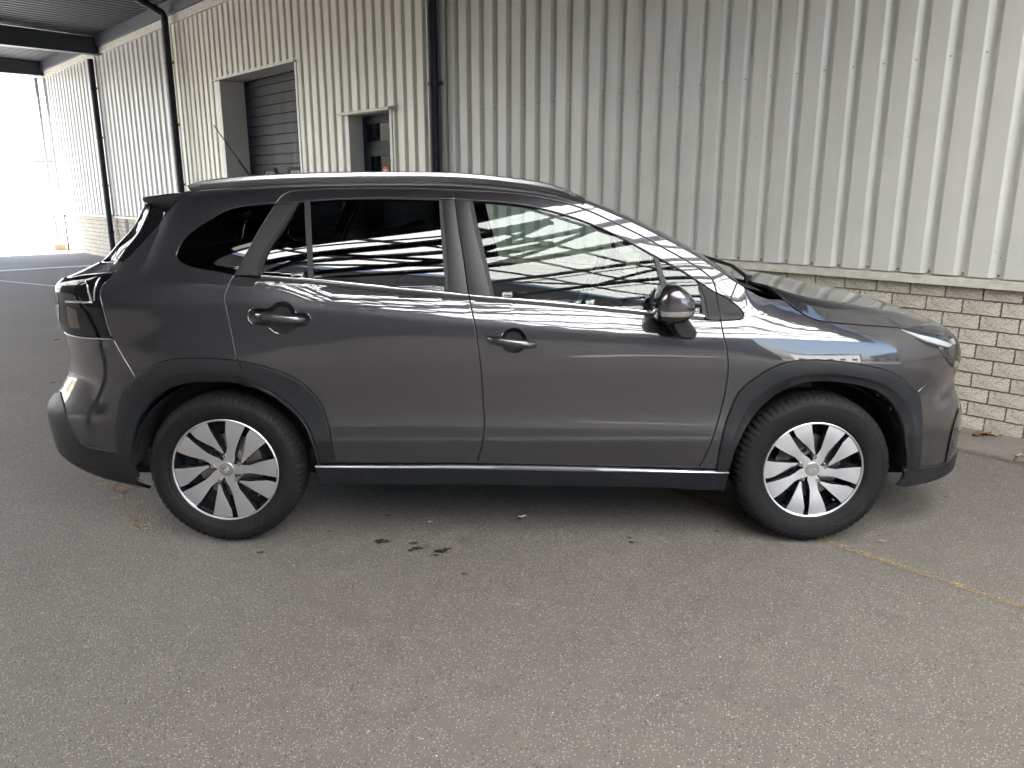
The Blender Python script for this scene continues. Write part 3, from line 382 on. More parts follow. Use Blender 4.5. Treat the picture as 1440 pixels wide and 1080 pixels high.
_t = M['translucent'].node_tree; _t.nodes.clear(); _o = _t.nodes.new('ShaderNodeOutputMaterial'); _m = _t.nodes.new('ShaderNodeMixShader'); _m.inputs[0].default_value = .25
_a = _t.nodes.new('ShaderNodeBsdfTranslucent'); _a.inputs[0].default_value = (.86, .87, .86, 1); _b = _t.nodes.new('ShaderNodeBsdfDiffuse'); _b.inputs[0].default_value = (.8, .8, .8, 1)
_t.links.new(_a.outputs[0], _m.inputs[1]); _t.links.new(_b.outputs[0], _m.inputs[2]); _t.links.new(_m.outputs[0], _o.inputs[0])
M['leaf'] = mat('dry_brown_leaf', (.13, .06, .03), .8); M['paper'] = mat('white_paper', (.7, .69, .66), .8); M['woodlitter'] = mat('pale_wood_chip', (.33, .25, .17), .85)
# ------------------------------------------------------------------ ground
def sheet(name, pts, z, m, parent=None, kind='structure'):
    o = mesh(name, [(p[0], p[1], z) for p in pts], [tuple(range(len(pts)))], m, parent)
    if parent is None: o['kind'] = kind
    if o.data.polygons[0].normal.z < 0: o.data.flip_normals()
    return o
ground = sheet('ground', [(-400, -400), (400, -400), (400, 400), (-400, 400)], 0, M['asphalt'])
def wrect(t0, t1, v0, v1): return [W(t0, v0, 0), W(t1, v0, 0), W(t1, v1, 0), W(t0, v1, 0)]
sheet('road', wrect(16.75, 23.0, .0, 26.), .004, M['rough_asphalt'])
sheet('forecourt', wrect(23.0, 150., -70, 60.), .004, M['concrete'])
k = MB(); k.wbox(16.55, 16.75, .9, 26., .001, .012); o = k.build('kerb_strip', M['strip']); o['kind'] = 'structure'
def line(name, pts, w, m, z=.005, parent=ground):
    V = []; n = len(pts)
    for i, p in enumerate(pts):
        d = np.array(pts[min(i+1, n-1)])-np.array(pts[max(i-1, 0)]); d = d/np.linalg.norm(d); q = np.array([-d[1], d[0]])*w/2
        V += [(p[0]+q[0], p[1]+q[1], z), (p[0]-q[0], p[1]-q[1], z)]
    return mesh(name, V, [(2*i, 2*i+1, 2*i+3, 2*i+2) for i in range(n-1)], m, parent)
line('painted_line', [tuple(W(t, 2.33, 0)[:2]) for t in np.linspace(1.9, -3.2, 14)], .042, M['yellow'])
line('painted_line', [tuple(W(t, 4.49, 0)[:2]) for t in np.linspace(3.1, 2.05, 6)], .13, M['yellowfaint'])
line('painted_line', [tuple(W(t, 2.1, 0)[:2]) for t in np.linspace(10.2, 12.6, 6)], .09, M['yellowfaint'])
line('painted_line', [tuple(W(t, 2.0+.33*(t-12), 0)[:2]) for t in np.linspace(13., 16.4, 4)], .05, M['strip'])
def blob(name, x, y, r, m, z=.0045, parent=ground, sq=.6):
    n = 18; V = [(x, y, z)]
    for i in range(n):
        a = 2*math.pi*i/n; q = r*(.65+.6*random.random()); V.append((x+q*math.cos(a), y+q*sq*math.sin(a), z))
    return mesh(name, V, [(0, 1+i, 1+(i+1) % n) for i in range(n)], m, parent)
def gpt(x, y):      # where the photograph's pixel meets the ground
    p = math.atan(272/1100.); a = (x-720)/1100.; b = (y-540)/1100.; d = (a, math.cos(p)-b*math.sin(p), -math.sin(p)-b*math.cos(p)); t = -CAM_H/d[2]
    return d[0]*t, d[1]*t
for (x, y, r) in OILS: blob('oil_stain', x, y, r, M['oil'])
for (x, y, r) in SANDS: blob('sand_patch', x, y, r, M['yellowfaint'], .0055, ground, .8)
# paving slabs along the foot of the wall
slab_bed = sheet('pavement', wrect(-4.2, 4.2, -.02, .52), .003, M['mortar'])
sm = None
for i in range(17):
    for j in range(1):
        t0 = -4.18+i*.49
        k = MB(); k.wbox(t0+.006, t0+.484, .03, .505, .0, .018+.004*random.random()); bo = k.build('paving_slab', M['slab'], slab_bed)
        bevelled(bo, .004, 1)
# ------------------------------------------------------------------ the warehouse
wh = empty('warehouse', W(0, 0, 0), 'long warehouse clad in beige corrugated steel over a pale concrete brick plinth', 'building')
whi = Matrix.Translation(wh.location).inverted()
def wpart(o):
    o.data.transform(whi); o.parent = wh; return o
k = MB(); k.wbox(-9, 8.95, -.25, -.008, 0, .935); k.wbox(11.5, 22.1, -.25, -.008, 0, .935); wpart(k.build('mortar_bed', M['mortar']))
CH, BL = .0945, .2243
bk = MB(); bk.hexa([tuple(-U*a*.5*(BL-.012)-N*b+np.array([0, 0, c])) for (a, b, c) in
     ((-1, -.012, .0055), (1, -.012, .0055), (1, -.05, .0055), (-1, -.05, .0055), (-1, -.012, CH-.0055), (1, -.012, CH-.0055), (1, -.05, CH-.0055), (-1, -.05, CH-.0055))])
# brick faces are slightly uneven: a few shared shapes
shapes = []
for q in range(6):
    b = MB()
    L = (BL-.011)/2; z0, z1 = .0055, CH-.0055; nx, nz = 4, 2; V = []; F = []
    for j in range(nz+1):
        for i in range(nx+1):
            e = .0015 if (i in (0, nx) or j in (0, nz)) else 0
            t = -L+2*L*i/nx+(random.uniform(-1, 1)*.0012); z = z0+(z1-z0)*j/nz+random.uniform(-1, 1)*.0012
            V.append(U*t-N*(.004-e+random.uniform(0, .0015))+np.array([0, 0, z]))
    n0 = len(V)
    for (i, j) in ((0, 0), (nx, 0), (nx, nz), (0, nz)): V.append(V[j*(nx+1)+i]+N*.04)
    for j in range(nz):
        for i in range(nx): a = j*(nx+1)+i; F.append((a, a+nx+1, a+nx+2, a+1))
    bot = [i for i in range(nx+1)]; top = [nz*(nx+1)+i for i in range(nx+1)]
    lf = [j*(nx+1) for j in range(nz+1)]; rt = [j*(nx+1)+nx for j in range(nz+1)]
    F += [tuple(bot+[n0+1, n0]), tuple(top[::-1]+[n0+3, n0+2]), tuple(lf[::-1]+[n0, n0+3]), tuple(rt+[n0+2, n0+1])]
    me = bpy.data.meshes.new('brick'); me.from_pydata([tuple(v) for v in V], [], F); me.materials.append(M['brick']); me.validate(); shapes.append(me)
far = MB()
for kc in range(10):
    off = .1656 if kc % 2 == 1 else .1656+BL/2
    for i in range(-40, 110):
        tc = off+(i+.5)*BL; z = .003+kc*CH
        if tc > 22 or (8.9 < tc < 11.5) or (6.7 < tc < 7.65): continue
        if -2.75 < tc < 2.95:
            o = bpy.data.objects.new('brick', random.choice(shapes)); COL.objects.link(o); o.parent = wh
            o.location = Vector(W(tc, random.uniform(-.0015, .0015), z))-wh.location
        else: far.wbox(tc-BL/2+.0055, tc+BL/2-.0055, -.02, .002, z+.0055, z+CH-.0055)
o = wpart(far.build('brick_courses', M['brick'])); o['kind'] = 'stuff'
VD = .036
def prof_pts(t0, t1, edge, pitch, valley, side):
    """(t, v) of the corrugation between t0 and t1; valleys run down from each edge"""
    out = []
    k0 = math.floor((t0-edge)/pitch)-1; k1 = math.ceil((t1-edge)/pitch)+2
    for kk in range(k0, k1):
        e = edge+kk*pitch; r = .004
        out += [(e-valley-r, VD), (e-valley-r*.3, VD-r*.4), (e-valley+r, VD-r*1.6), (e-valley+side-r, r*.8), (e-valley+side+r*.8, 0),
                (e-side-r*.8, 0), (e-side+r, r*.8), (e-r, VD-r*1.6), (e+r*.3, VD-r*.4), (e+r, VD)]
    out = sorted(out)
    ts = [q[0] for q in out]; vs_ = [q[1] for q in out]
    res = [(t0, float(np.interp(t0, ts, vs_)))]+[q for q in out if t0 < q[0] < t1]+[(t1, float(np.interp(t1, ts, vs_)))]
    return res
def clad(name, segs, edge, pitch, valley, side, m):
    V = []; F = []
    for (t0, t1, z0, z1) in segs:
        pr = prof_pts(t0, t1, edge, pitch, valley, side); zs = [z0, z1]
        b = len(V)
        for z in zs: V += [W(t, v, z) for (t, v) in pr]
        # turned-under crown ends, so that the foot of every crown shows as a dark slot
        n = len(pr)
        for i in range(n-1): F.append((b+i, b+n+i, b+n+i+1, b+i+1))
    o = wpart(mesh(name, V, F, m)); o.data.polygons.foreach_set('use_smooth', [True]*len(o.data.polygons)); o.data.set_sharp_from_angle(angle=math.radians(28))
    return o
clad('wall_cladding', [(-9, 5.62, 1.002, 6.3)], 1.371, .2048, .082, .030, M['clad'])
clad('wall_cladding', [(5.80, 6.70, 1.002, 4.32), (6.70, 7.64, 2.47, 4.32), (7.64, 8.93, 1.002, 4.32), (8.93, 11.52, 3.26, 4.32), (11.52, 13.42, 1.002, 4.32)], 6.02, .198, .075, .024, M['cladlit'])
clad('wall_cladding', [(13.42, 22.1, 1.002, 4.32)], 13.5, .268, .120, .035, M['cladgrey'])
k = MB(); k.wbox(-9, 6.70, -.06, .004, .938, .998); k.wbox(-9, 6.70, .004, .062, .9800, .9925); k.wbox(-9, 6.70, .056, .062, .938, .979)
k.wbox(7.64, 8.93, -.06, .062, .938, .9925); k.wbox(11.52, 22.1, -.06, .062, .938, .9925); wpart(k.build('base_flashing', M['flash']))
k = MB(); k.wbox(-9, 5.62, -.12, -.004, 1.0, 6.3); k.wbox(5.62, 6.66, -.12, -.004, 1.0, 4.4); k.wbox(6.66, 7.68, -.12, -.004, 2.5, 4.4); k.wbox(7.68, 8.90, -.12, -.004, 1., 4.4)
k.wbox(8.90, 11.55, -.12, -.004, 3.28, 4.4); k.wbox(11.55, 22.09, -.12, -.004, 1., 4.4); wpart(k.build('wall_core', M['darksteel']))
k = MB(); k.wbox(-9, 22.1, -.80, -.75, 0, 6.3); k.wbox(-9, 22.1, -.75, -.13, 4.41, 4.46); wpart(k.build('light_leak_backing', M['darksteel']))  # unseen dark backing, added to stop sky light leaking in at the door
k = MB(); k.wbox(5.62, 5.665, 0, .060, 1.0, 6.3); k.wbox(5.665, 5.755, -.003, .008, 1.0, 6.3); k.wbox(5.755, 5.80, -.003, .052, 1.0, 6.3); wpart(k.build('corner_trim', M['clad']))
k = MB(); k.wbox(5.62, 22.15, -.02, .075, 4.31, 4.44); wpart(k.build('parapet_trim', M['flash']))
k = MB(); k.wbox(22.1, 22.2, -.3, .07, .95, 4.44); k.wbox(22.1, 22.14, -.3, .02, 0, .95); wpart(k.build('end_trim', M['white']))
k = MB(); k.wbox(16.9, 17.1, -.01, .006, 0, .938); wpart(k.build('expansion_joint', M['mortar']))
sk = MB()
for i in range(-10, 22):
    t = 1.371+i*.2048-.045
    for (z, r) in ((1.018, .007), (2.35, .005)):
        c = W(t+(.03 if z > 2 else 0), .002 if z < 2 else .012, z); sk.tube([c, c-N*.012], [r, r*.8], 8)
o = wpart(sk.build('screw', M['screw'])); o['kind'] = 'stuff'
# roller door in its recess
RD = .36
k = MB(); k.wbox(11.44, 11.56, -RD, .046, 0, 3.24); k.wbox(8.90, 8.95, -RD, .046, 0, 3.24); k.wbox(8.9, 11.56, -RD, .030, 3.245, 3.30); k.wbox(8.9, 11.62, .030, .085, 3.235, 3.262); wpart(k.build('door_reveal', M['clad']))
k = MB(); k.wbox(8.955, 11.435, -RD-.06, -RD-.03, 0, 3.24); rdo = wpart(k.build('roller_door', M['door']))
z = .02
while z < 3.2:
    h = .148; b = MB(); b.hexa([W(11.43, -RD-.03, z), W(8.96, -RD-.03, z), W(8.96, -RD+.004, z+.004), W(11.43, -RD+.004, z+.004), W(11.43, -RD-.03, min(z+h-.006, 3.23)), W(8.96, -RD-.03, min(z+h-.006, 3.23)), W(8.96, -RD-.006, min(z+h-.012, 3.228)), W(11.43, -RD-.006, min(z+h-.012, 3.228))][:4][::1]+[W(11.43, -RD-.03, min(z+h-.006, 3.23)), W(8.96, -RD-.03, min(z+h-.006, 3.23)), W(8.96, -RD-.006, min(z+h-.012, 3.228)), W(11.43, -RD-.006, min(z+h-.012, 3.228))])
    o = b.build('door_slat', M['door']); o.data.transform(whi); o.parent = rdo; z += h
def rrect(t0, t1, z0, z1, r, n=5):
    P_ = []
    for (ct, cz, a0) in ((t1-r, z1-r, 0), (t0+r, z1-r, 90), (t0+r, z0+r, 180), (t1-r, z0+r, 270)):
        for i in range(n+1): a = math.radians(a0+90*i/n); P_.append((ct+r*math.cos(a), cz+r*math.sin(a)))
    return P_
def ringplate(outer, inner, v0, v1):
    n = len(outer); b = MB()
    V = [W(t, v1, z) for t, z in outer]+[W(t, v1, z) for t, z in inner]+[W(t, v0, z) for t, z in outer]+[W(t, v0, z) for t, z in inner]; F = []
    for i in range(n):
        j = (i+1) % n; F += [(i, j, n+j, n+i), (i, 2*n+i, 2*n+j, j), (n+i, n+j, 3*n+j, 3*n+i)]
    b.add(V, F); return b
for (a, b_) in ((9.62, 10.12), (10.46, 10.96)):
    fr = ringplate(rrect(a, b_, 1.52, 1.885, .13), rrect(a+.05, b_-.05, 1.57, 1.835, .09), -RD-.01, -RD+.03).build('vision_window', M['black']); fr.data.transform(whi); fr.parent = rdo
    q = rrect(a+.045, b_-.045, 1.565, 1.84, .09); pm = mesh('pane', [W(t, -RD+.014, z) for t, z in q], [tuple(range(len(q)))], M['clearpane']); pm.data.transform(whi); pm.parent = rdo
# staff door in its recess
SD = .16
k = MB(); k.wbox(7.62, 7.67, -SD-.05, .046, 0, 2.46); k.wbox(6.655, 6.705, -SD-.05, .046, 0, 2.46); k.wbox(6.66, 7.67, -SD-.05, .03, 2.455, 2.50); wpart(k.build('door_reveal', M['clad']))
k = MB(); k.hexa([W(7.74, .03, 2.462), W(6.58, .03, 2.462), W(6.58, .14, 2.452), W(7.74, .14, 2.452), W(7.74, .03, 2.505), W(6.58, .03, 2.505), W(6.58, .14, 2.485), W(7.74, .14, 2.485)]); wpart(k.build('door_hood', M['flash']))
k = MB(); v0, v1 = -SD-.06, -SD
for a in ((6.71, 6.80, 0, 2.45), (7.53, 7.615, 0, 2.45), (6.80, 7.53, 2.36, 2.45), (6.80, 7.53, 2.06, 2.14)): k.wbox(a[0], a[1], v0, v1, a[2], a[3])
sdo = wpart(k.build('staff_door', M['frame']))
def sub(b, name, m):
    o = b.build(name, m); o.data.transform(whi); o.parent = sdo; return o
k = MB()
for a in ((6.805, 6.89, .02, 2.055), (7.44, 7.525, .02, 2.055), (6.89, 7.44, 1.96, 2.055), (6.89, 7.44, .02, .30), (6.89, 7.44, .95, 1.05)): k.wbox(a[0], a[1], v0+.01, v1+.012, a[2], a[3])
sub(k, 'door_leaf', M['frame'])
for a in ((6.80, 7.53, 2.14, 2.36), (6.89, 7.44, 1.05, 1.96), (6.89, 7.44, .30, .95)):
    k = MB(); k.wbox(a[0], a[1], v0+.02, v0+.03, a[2], a[3]); sub(k, 'pane', M['paneglass'])
k = MB(); k.tube([W(6.85, v1+.012, 1.05), W(6.85, v1+.06, 1.05), W(6.97, v1+.06, 1.05)], .012, 8); sub(k, 'handle', M['satin'])
c = W(7.17, v0+.031, 1.745); k = MB(); k.tube([c, c-N*.004], .085, 24); sub(k, 'sticker', M['red'])
c = W(7.17, v0+.036, 1.745); k = MB(); k.tube([c, c-N*.003], .052, 24); sub(k, 'sticker', M['white'])
# downpipes
def downpipe(t, v, z0, z1, r, m, label, elbow=False):
    c = W(t, v, z0); e = empty('downpipe', c, label, 'downpipe', 'rainwater pipes on the warehouse wall'); inv = Matrix.Translation(e.location).inverted()
    k = MB(); pts = [W(t, v, z0), W(t, v, z1)]
    if elbow: pts = [W(t, v, z0), W(t, v, z1-.03), W(t, v+.03, z1+.03), W(t, v+.40, z1+.20), W(t, v+.46, z1+.26)]
    k.tube(pts, r, 14); o = k.build('pipe', m, None, True, 40); o.data.transform(inv); o.parent = e
    z = z0+.62
    while z < z1-.3:
        b = MB(); b.lathe([(r-.002, z-.022), (r+.007, z-.018), (r+.007, z+.018), (r-.002, z+.022)], 14, 'z', (W(t, v, 0)[0], W(t, v, 0)[1], 0))
        b.tube([W(t-r, v-.01, z), W(t-r-.055, v-.03, z)], .008, 6); b.tube([W(t-r-.055, v-.03, z-.02), W(t-r-.055, v-.03, z+.02)], .016, 8)
        o = b.build('pipe_bracket', m, None, True, 40); o.data.transform(inv); o.parent = e; z += 1.01
    return e
downpipe(5.70, .14, .01, 6.2, .055, M['pipe'], 'dark downpipe left of the wide ribbed wall, right of the staff door')
downpipe(13.1, .20, .01, 4.42, .058, M['pipe'], 'dark downpipe with a bent elbow at its top, left of the roller door', True)
downpipe(17.75, .13, .01, 4.25, .058, M['pipe'], 'dark downpipe farther along, under the end of the canopy beam')
gp = downpipe(22.15, .22, .12, 4.30, .045, M['greypipe'], 'thin grey pipe at the far sunlit end of the warehouse')
k = MB(); k.wbox(21.95, 22.4, .08, .36, 0, .16); o = k.build('concrete_block', M['woodlitter']); tag(o, 'small brown block at the foot of the thin grey pipe', 'block')
# ------------------------------------------------------------------ dark steel canopy over the left half
T0 = -1.0
cn = empty('canopy', W(12, 4, 4.6), 'dark blue grey steel canopy roof with ribbed underside at the upper left', 'canopy'); ci = Matrix.Translation(cn.location).inverted()
def cpart(o): o.data.transform(ci); o.parent = cn; return o
V = []; F = []; tt = T0; pr = []
while tt < 22.3: pr += [(tt, 4.66), (tt+.09, 4.66), (tt+.12, 4.72), (tt+.17, 4.72)]; tt += .2
for (t, z) in pr: V += [W(t, .0, z), W(t, 7.2, z+.12)]
for i in range(len(pr)-1): F.append((2*i, 2*i+1, 2*i+3, 2*i+2))
V2 = len(V); V += [W(T0, 0, 4.9), W(22.3, 0, 4.9), W(22.3, 7.2, 4.98), W(T0, 7.2, 4.98)]; F.append((V2, V2+1, V2+2, V2+3))
cpart(mesh('roof_deck', V, F, M['deck']))
for tb, w, z0 in ((-.85, .2, 4.30), (2.8, .2, 4.30), (7.2, .2, 4.30), (10.6, .2, 4.30), (17.36, .22, 4.29), (22.0, .22, 4.33)):
    k = MB(); k.wbox(tb-w/2, tb+w/2, .02, 7.2, z0, z0+.03); k.wbox(tb-w/2, tb+w/2, .02, 7.2, 4.60, 4.63); k.wbox(tb-.03, tb+.03, .02, 7.2, z0+.03, 4.60); cpart(k.build('beam', M['darksteel']))
k = MB(); k.wbox(5.62, 22.2, .01, .13, 4.445, 4.655); cpart(k.build('ledger', M['darksteel']))
k = MB(); k.wbox(T0-.05, T0, .0, 7.3, 4.5, 5.0); k.wbox(T0-.05, 22.3, 7.2, 7.3, 4.5, 5.1); k.wbox(22.2, 22.3, -.2, 7.3, 4.36, 5.0); cpart(k.build('fascia', M['darksteel']))
for tb in (2.8, 7.2, 12.3, 17.36, 22.0):
    k = MB(); k.wbox(tb-.08, tb+.08, 7.05, 7.2, 0, 4.3); cpart(k.build('post', M['darksteel']))
# ------------------------------------------------------------------ translucent hall roof over the yard behind the camera
gr = empty('glazed_roof', W(-6, 8, 6.3), kind='structure'); gi = Matrix.Translation(gr.location).inverted()
def gpart(o): o.data.transform(gi); o.parent = gr; return o
RT0, RT1, RZ = -16., 22., 7.5
def rz(v): return RZ-.02*abs(v-6.)
parts_ = ((RT0, T0-.1, 2.0, 11.6),)
k = MB()
for (t0, t1, v0, v1) in parts_: k.add([W(t0, v0, rz(v0)), W(t1, v0, rz(v0)), W(t1, v1, rz(v1)), W(t0, v1, rz(v1))], [(0, 1, 2, 3)])
gpart(k.build('roof_sheet', M['translucent']))
k = MB(); k.wbox(T0, 22.3, 7.32, 8.7, 5.02, 5.1); k.wbox(T0-.12, T0-.06, 8.1, 11.6, 4.9, 7.6); k.wbox(T0-.1, 3.5, 8.7, 11.8, 5.02, 5.1); k.wbox(RT0, T0-.1, 0, 2.0, 7.42, 7.5); gpart(k.build('roof_and_light_blockers', M['deck']))  # dark deck, plus unseen pieces added to block sun and roof light
k = MB(); k.tube([W(-1.7, 5.2, 3.95), W(-1.7, 11.5, 3.95)], .07, 6); k.tube([W(-1.7, 5.2, 4.75), W(-1.7, 11.5, 4.75)], .09, 6)
for i, v in enumerate(np.linspace(5.2, 10.3, 5)): k.tube([W(-1.7, v, 3.95 if i % 2 else 4.75), W(-1.7, v+1.2, 4.75 if i % 2 else 3.95)], .05, 6)
gpart(k.build('lattice_girder', M['darksteel']))
k = MB()
for (t0, t1, v0, v1) in parts_:
    for v in np.arange(v0+.5, v1, 1.35): k.wbox(t0, t1, v-.035, v+.035, rz(v)-.12, rz(v)-.02)
    for t in np.arange(t0+.4, t1, 2.4): k.wbox(t-.035, t+.035, v0, v1, rz(v0)-.06, rz(v0)-.015)
for v in np.arange(9.1, 16., 1.15): k.wbox(3.5, 18., v-.035, v+.035, 5.46, 5.56)
gpart(k.build('purlins', M['darksteel']))
k = MB(); k.add([W(3.5, 8.7, 5.6), W(18, 8.7, 5.6), W(18, 16.2, 5.6), W(3.5, 16.2, 5.6)], [(0, 1, 2, 3)]); gpart(k.build('roof_sheet', M['translucent']))
for t in (4.5, 9., 13.5):
    k = MB(); k.tube([W(t, 8.9, 4.5), W(t, 16.2, 4.5)], .08, 6); k.tube([W(t, 8.9, 5.35), W(t, 16.2, 5.35)], .08, 6)
    for i, v in enumerate(np.linspace(8.9, 15., 6)): k.tube([W(t, v, 4.5 if i % 2 else 5.35), W(t, v+1.15, 5.35 if i % 2 else 4.5)], .05, 6)
    gpart(k.build('truss', M['darksteel']))
k = MB(); k.wbox(T0-.12, T0-.06, 0, 8.1, 4.6, 7.6); gpart(k.build('sun_blocking_panel', M['hall']))  # unseen upright panel, added to keep direct sun out between the roofs
for t, va, vb in ((-13., .1, 11.5), (-7.6, .1, 11.5), (-4.4, .1, 11.5)):
    k = MB(); zb = 5.9; nn = max(2, int((vb-va)/2.4)); xs = np.linspace(va, vb, nn+1)
    k.tube([W(t, va, zb), W(t, vb, zb)], .11, 6); k.tube([W(t, v, rz(v)-.25) for v in (va, vb)], .11, 6)
    for i in range(nn):
        a, b_ = xs[i], xs[i+1]; k.tube([W(t, a, zb if i % 2 else rz(a)-.25), W(t, b_, rz(b_)-.25 if i % 2 else zb)], .07, 6)
    gpart(k.build('truss', M['darksteel']))
# ------------------------------------------------------------------ surroundings that the paintwork mirrors
ow = empty('hall_building', W(4, 12, 0), 'dark grey clad hall facing the warehouse across the covered yard', 'building'); oi_ = Matrix.Translation(ow.location).inverted()
k = MB(); k.wbox(-19, 3.5, 11.8, 12.2, 1.2, 7.35); k.wbox(3.5, 18, 16.3, 16.6, 1.2, 5.6); o = k.build('wall', M['hall']); o.data.transform(oi_); o.parent = ow
k = MB(); k.wbox(-19, 3.5, 11.75, 12.2, 0, 1.2); k.wbox(3.5, 18, 16.25, 16.6, 0, 1.2); o = k.build('plinth', M['hallbase']); o.data.transform(oi_); o.parent = ow
def house(name, t0, t1, v0, v1, h, m, label, ridge=0):
    c = W((t0+t1)/2, (v0+v1)/2, 0); e = empty(name, c, label, 'building'); i_ = Matrix.Translation(e.location).inverted()
    k = MB(); k.wbox(t0, t1, v0, v1, 0, h); o = k.build('wall', m); o.data.transform(i_); o.parent = e
    k = MB(); vm = (v0+v1)/2; k.add([W(t0-.2, v0-.3, h), W(t1+.2, v0-.3, h), W(t1+.2, vm, h+ridge+.2), W(t0-.2, vm, h+ridge+.2), W(t0-.2, v1+.3, h), W(t1+.2, v1+.3, h)], [(0, 1, 2, 3), (3, 2, 5, 4), (0, 3, 4), (1, 5, 2)]); o = k.build('roof', M['hall']); o.data.transform(i_); o.parent = e
    for i in range(5):
        q = v0+(i+.5)*(v1-v0)/5
        k = MB(); k.wbox(t1, t1+.06, q-.6, q+.6, 1.2, 2.6); o = k.build('window', M['gloss_black']); o.data.transform(i_); o.parent = e
house('shed', -46, -38, -14, 2, 4.0, M['hall'], 'grey gabled shed beyond the open end of the yard', 2.0)
house('office', -48, -40, 5, 20, 5.5, M['white'], 'white office block beyond the open end of the yard', .3)
# bright outdoors at the far left
house('depot', 60, 66, -30, -6, 3.4, M['white'], 'pale low depot in full daylight at the far left', .2)
k = MB(); k.wbox(46, 46.4, -14, 3.0, 0, 1.0); k.wbox(45.9, 46.5, -14, 3.0, 1.0, 1.08); o = k.build('garden_wall', M['white']); tag(o, 'low white boundary wall in the glare at the left edge', 'wall')
k = MB(); k.wbox(31.5, 31.8, .2, 10, .004, .13); o = k.build('kerb', M['concrete']); o['kind'] = 'structure'
# litter
def leaf(x, y, r, m, label, name='dry_leaf', cat='leaf', group=None, rot=0.):
    n = 9; V = []; F = []
    for i in range(n):
        u = i/(n-1)*2-1; w = r*.45*(1-u*u)**.7*(.8+.4*random.random()); lift = .006+.012*abs(math.sin(2.4*u+x*9))*r/.04
        for sgn in (-1, 0, 1):
            px, py = u*r, sgn*w; V.append((px*math.cos(rot)-py*math.sin(rot), px*math.sin(rot)+py*math.cos(rot), lift+(.010*r/.04 if sgn else .0)))
    for i in range(n-1): F += [(3*i, 3*i+1, 3*i+4, 3*i+3), (3*i+1, 3*i+2, 3*i+5, 3*i+4)]
    o = mesh(name, V, F, m, None, True); o.location = (x, y, .004); tag(o, label, cat, group); return o
for (x, y, r, mk, label, name, cat, rot) in LITTER: leaf(x, y, r, M[mk], label, name, cat, 'litter on the asphalt', rot)

# ---------------------------------------------------------------- car body surface
# P(s, z): s runs along the flank (and round the corners to the centreline), z is the height.
B = 0.8925
def _plan(n, A):
    th = np.concatenate([np.linspace(0, .3, 200)**2/.3, np.linspace(.3, math.pi/2-.3, 200)[1:],
                         (math.pi/2 - np.linspace(.3, 0, 200)**2/.3)[1:]])
    x = A*np.sin(th)**(2/n); d = B*(1-np.clip(np.cos(th), 0, 1)**(2/n))
    s = np.concatenate([[0], np.cumsum(np.hypot(np.diff(x), np.diff(d)))])
    return s, x, d
_SF, _XF, _DF = _plan(3.2, 1.17)
_SR, _XR, _DR = _plan(4.2, 1.07)
SMAX = 1.0+_SF[-1]; SMIN = -1.0-_SR[-1]
def ss(a, b, x):
    t = np.clip((x-a)/(b-a), 0, 1); return t*t*(3-2*t)
def plan(s):
    s = np.asarray(s, float)
    x = np.where(s > 1, 1+np.interp(s-1, _SF, _XF), np.where(s < -1, -1-np.interp(-1-s, _SR, _XR), s))
    d = np.where(s > 1, np.interp(s-1, _SF, _DF), np.where(s < -1, np.interp(-1-s, _SR, _DR), 0))
    return x, d
def slope_T(x, z):
    zc = np.interp(x, CREASE[0], CREASE[1]); zt = np.interp(x, TOPL[0], TOPL[1])
    wf = ss(.95, 1.25, x); wr = ss(-.75, -1.1, x)
    K = [(.15+0*x, -.45+0*x), (.36+0*x, -.17+0*x), (.487+0*x, -.12+0*x),
         (.503+0*x, .15-.12*wf-.10*wr), (.55+0*x, .13-.08*wf-.10*wr), (.62+0*x, .03+0*x), (.76+0*x, -.015+.03*wf),
         (zc-.07, .04+.08*wf-.05*wr), (zc-.010, .08+.06*wf-.05*wr), (zc+.012, .31+.06*wf-.10*wr), (zt-.02, .46+.40*wf-.14*wr), (zt, .56+.50*wf-.20*wr),
         (zt+.04, .34+.9*wf), (1.50+.03*wf, .58+1.6*wf), (1.62+0*x, 1.15+1.2*wf), (1.8+0*x, 2+0*x)]
    return K
def T_raw(x, z):
    K = slope_T(x, z)
    def integ(zq):
        acc = 0*zq
        for (a, ga), (b, gb) in zip(K[:-1], K[1:]):
            w = np.maximum(b-a, 1e-4); t = np.clip(zq-a, 0, w)
            acc = acc+ga*t+(gb-ga)*t*t/(2*w)
        return acc
    return integ(z)-integ(.503+0*z)
def T_(x, z):
    T = T_raw(x, z)
    zt = np.interp(x, TOPL[0], TOPL[1]); q = z-1.1
    # one smooth barrel for the glazing and pillars above the belt line
    TG = np.polyval(GH, np.clip(x, -1.62, .95))+.26*q+.29*q*q+1.7*np.maximum(0, z-1.47)**2
    wd = ss(-1.02, -1.10, x); g_ = ss(zt-.006-.05*wd, zt+.018+.03*wd, z)*(1-ss(.85, 1.10, x)); T = T*(1-g_)+TG*g_
    # haunch over the rear wheel and swelling of the front wing
    T = T-.016*np.exp(-((x+1.25)/.42)**2-((z-.80)/.16)**2)
    T = T-.012*np.exp(-((x-1.32)/.40)**2-((z-.84)/.12)**2)
    return T
def P(s, z):
    s = np.asarray(s, float); z = np.asarray(z, float); s, z = np.broadcast_arrays(s, z)
    x, d = plan(s)
    T = T_(x, z)
    d = np.where(x < 0, d*(1-.90*ss(.92, 1.20, z)*(1-d/B)**1.5), d)
    ef = np.clip((x-1)/1.17, 0, 1)**2; er = np.clip((-1-x)/1.07, 0, 1)**2
    X = x+ef*np.interp(z, FX[0], FX[1])-er*np.interp(z, RX[0], RX[1])
    y = d+(1-d/B)*T
    return np.stack([X, YN+y, z], -1)
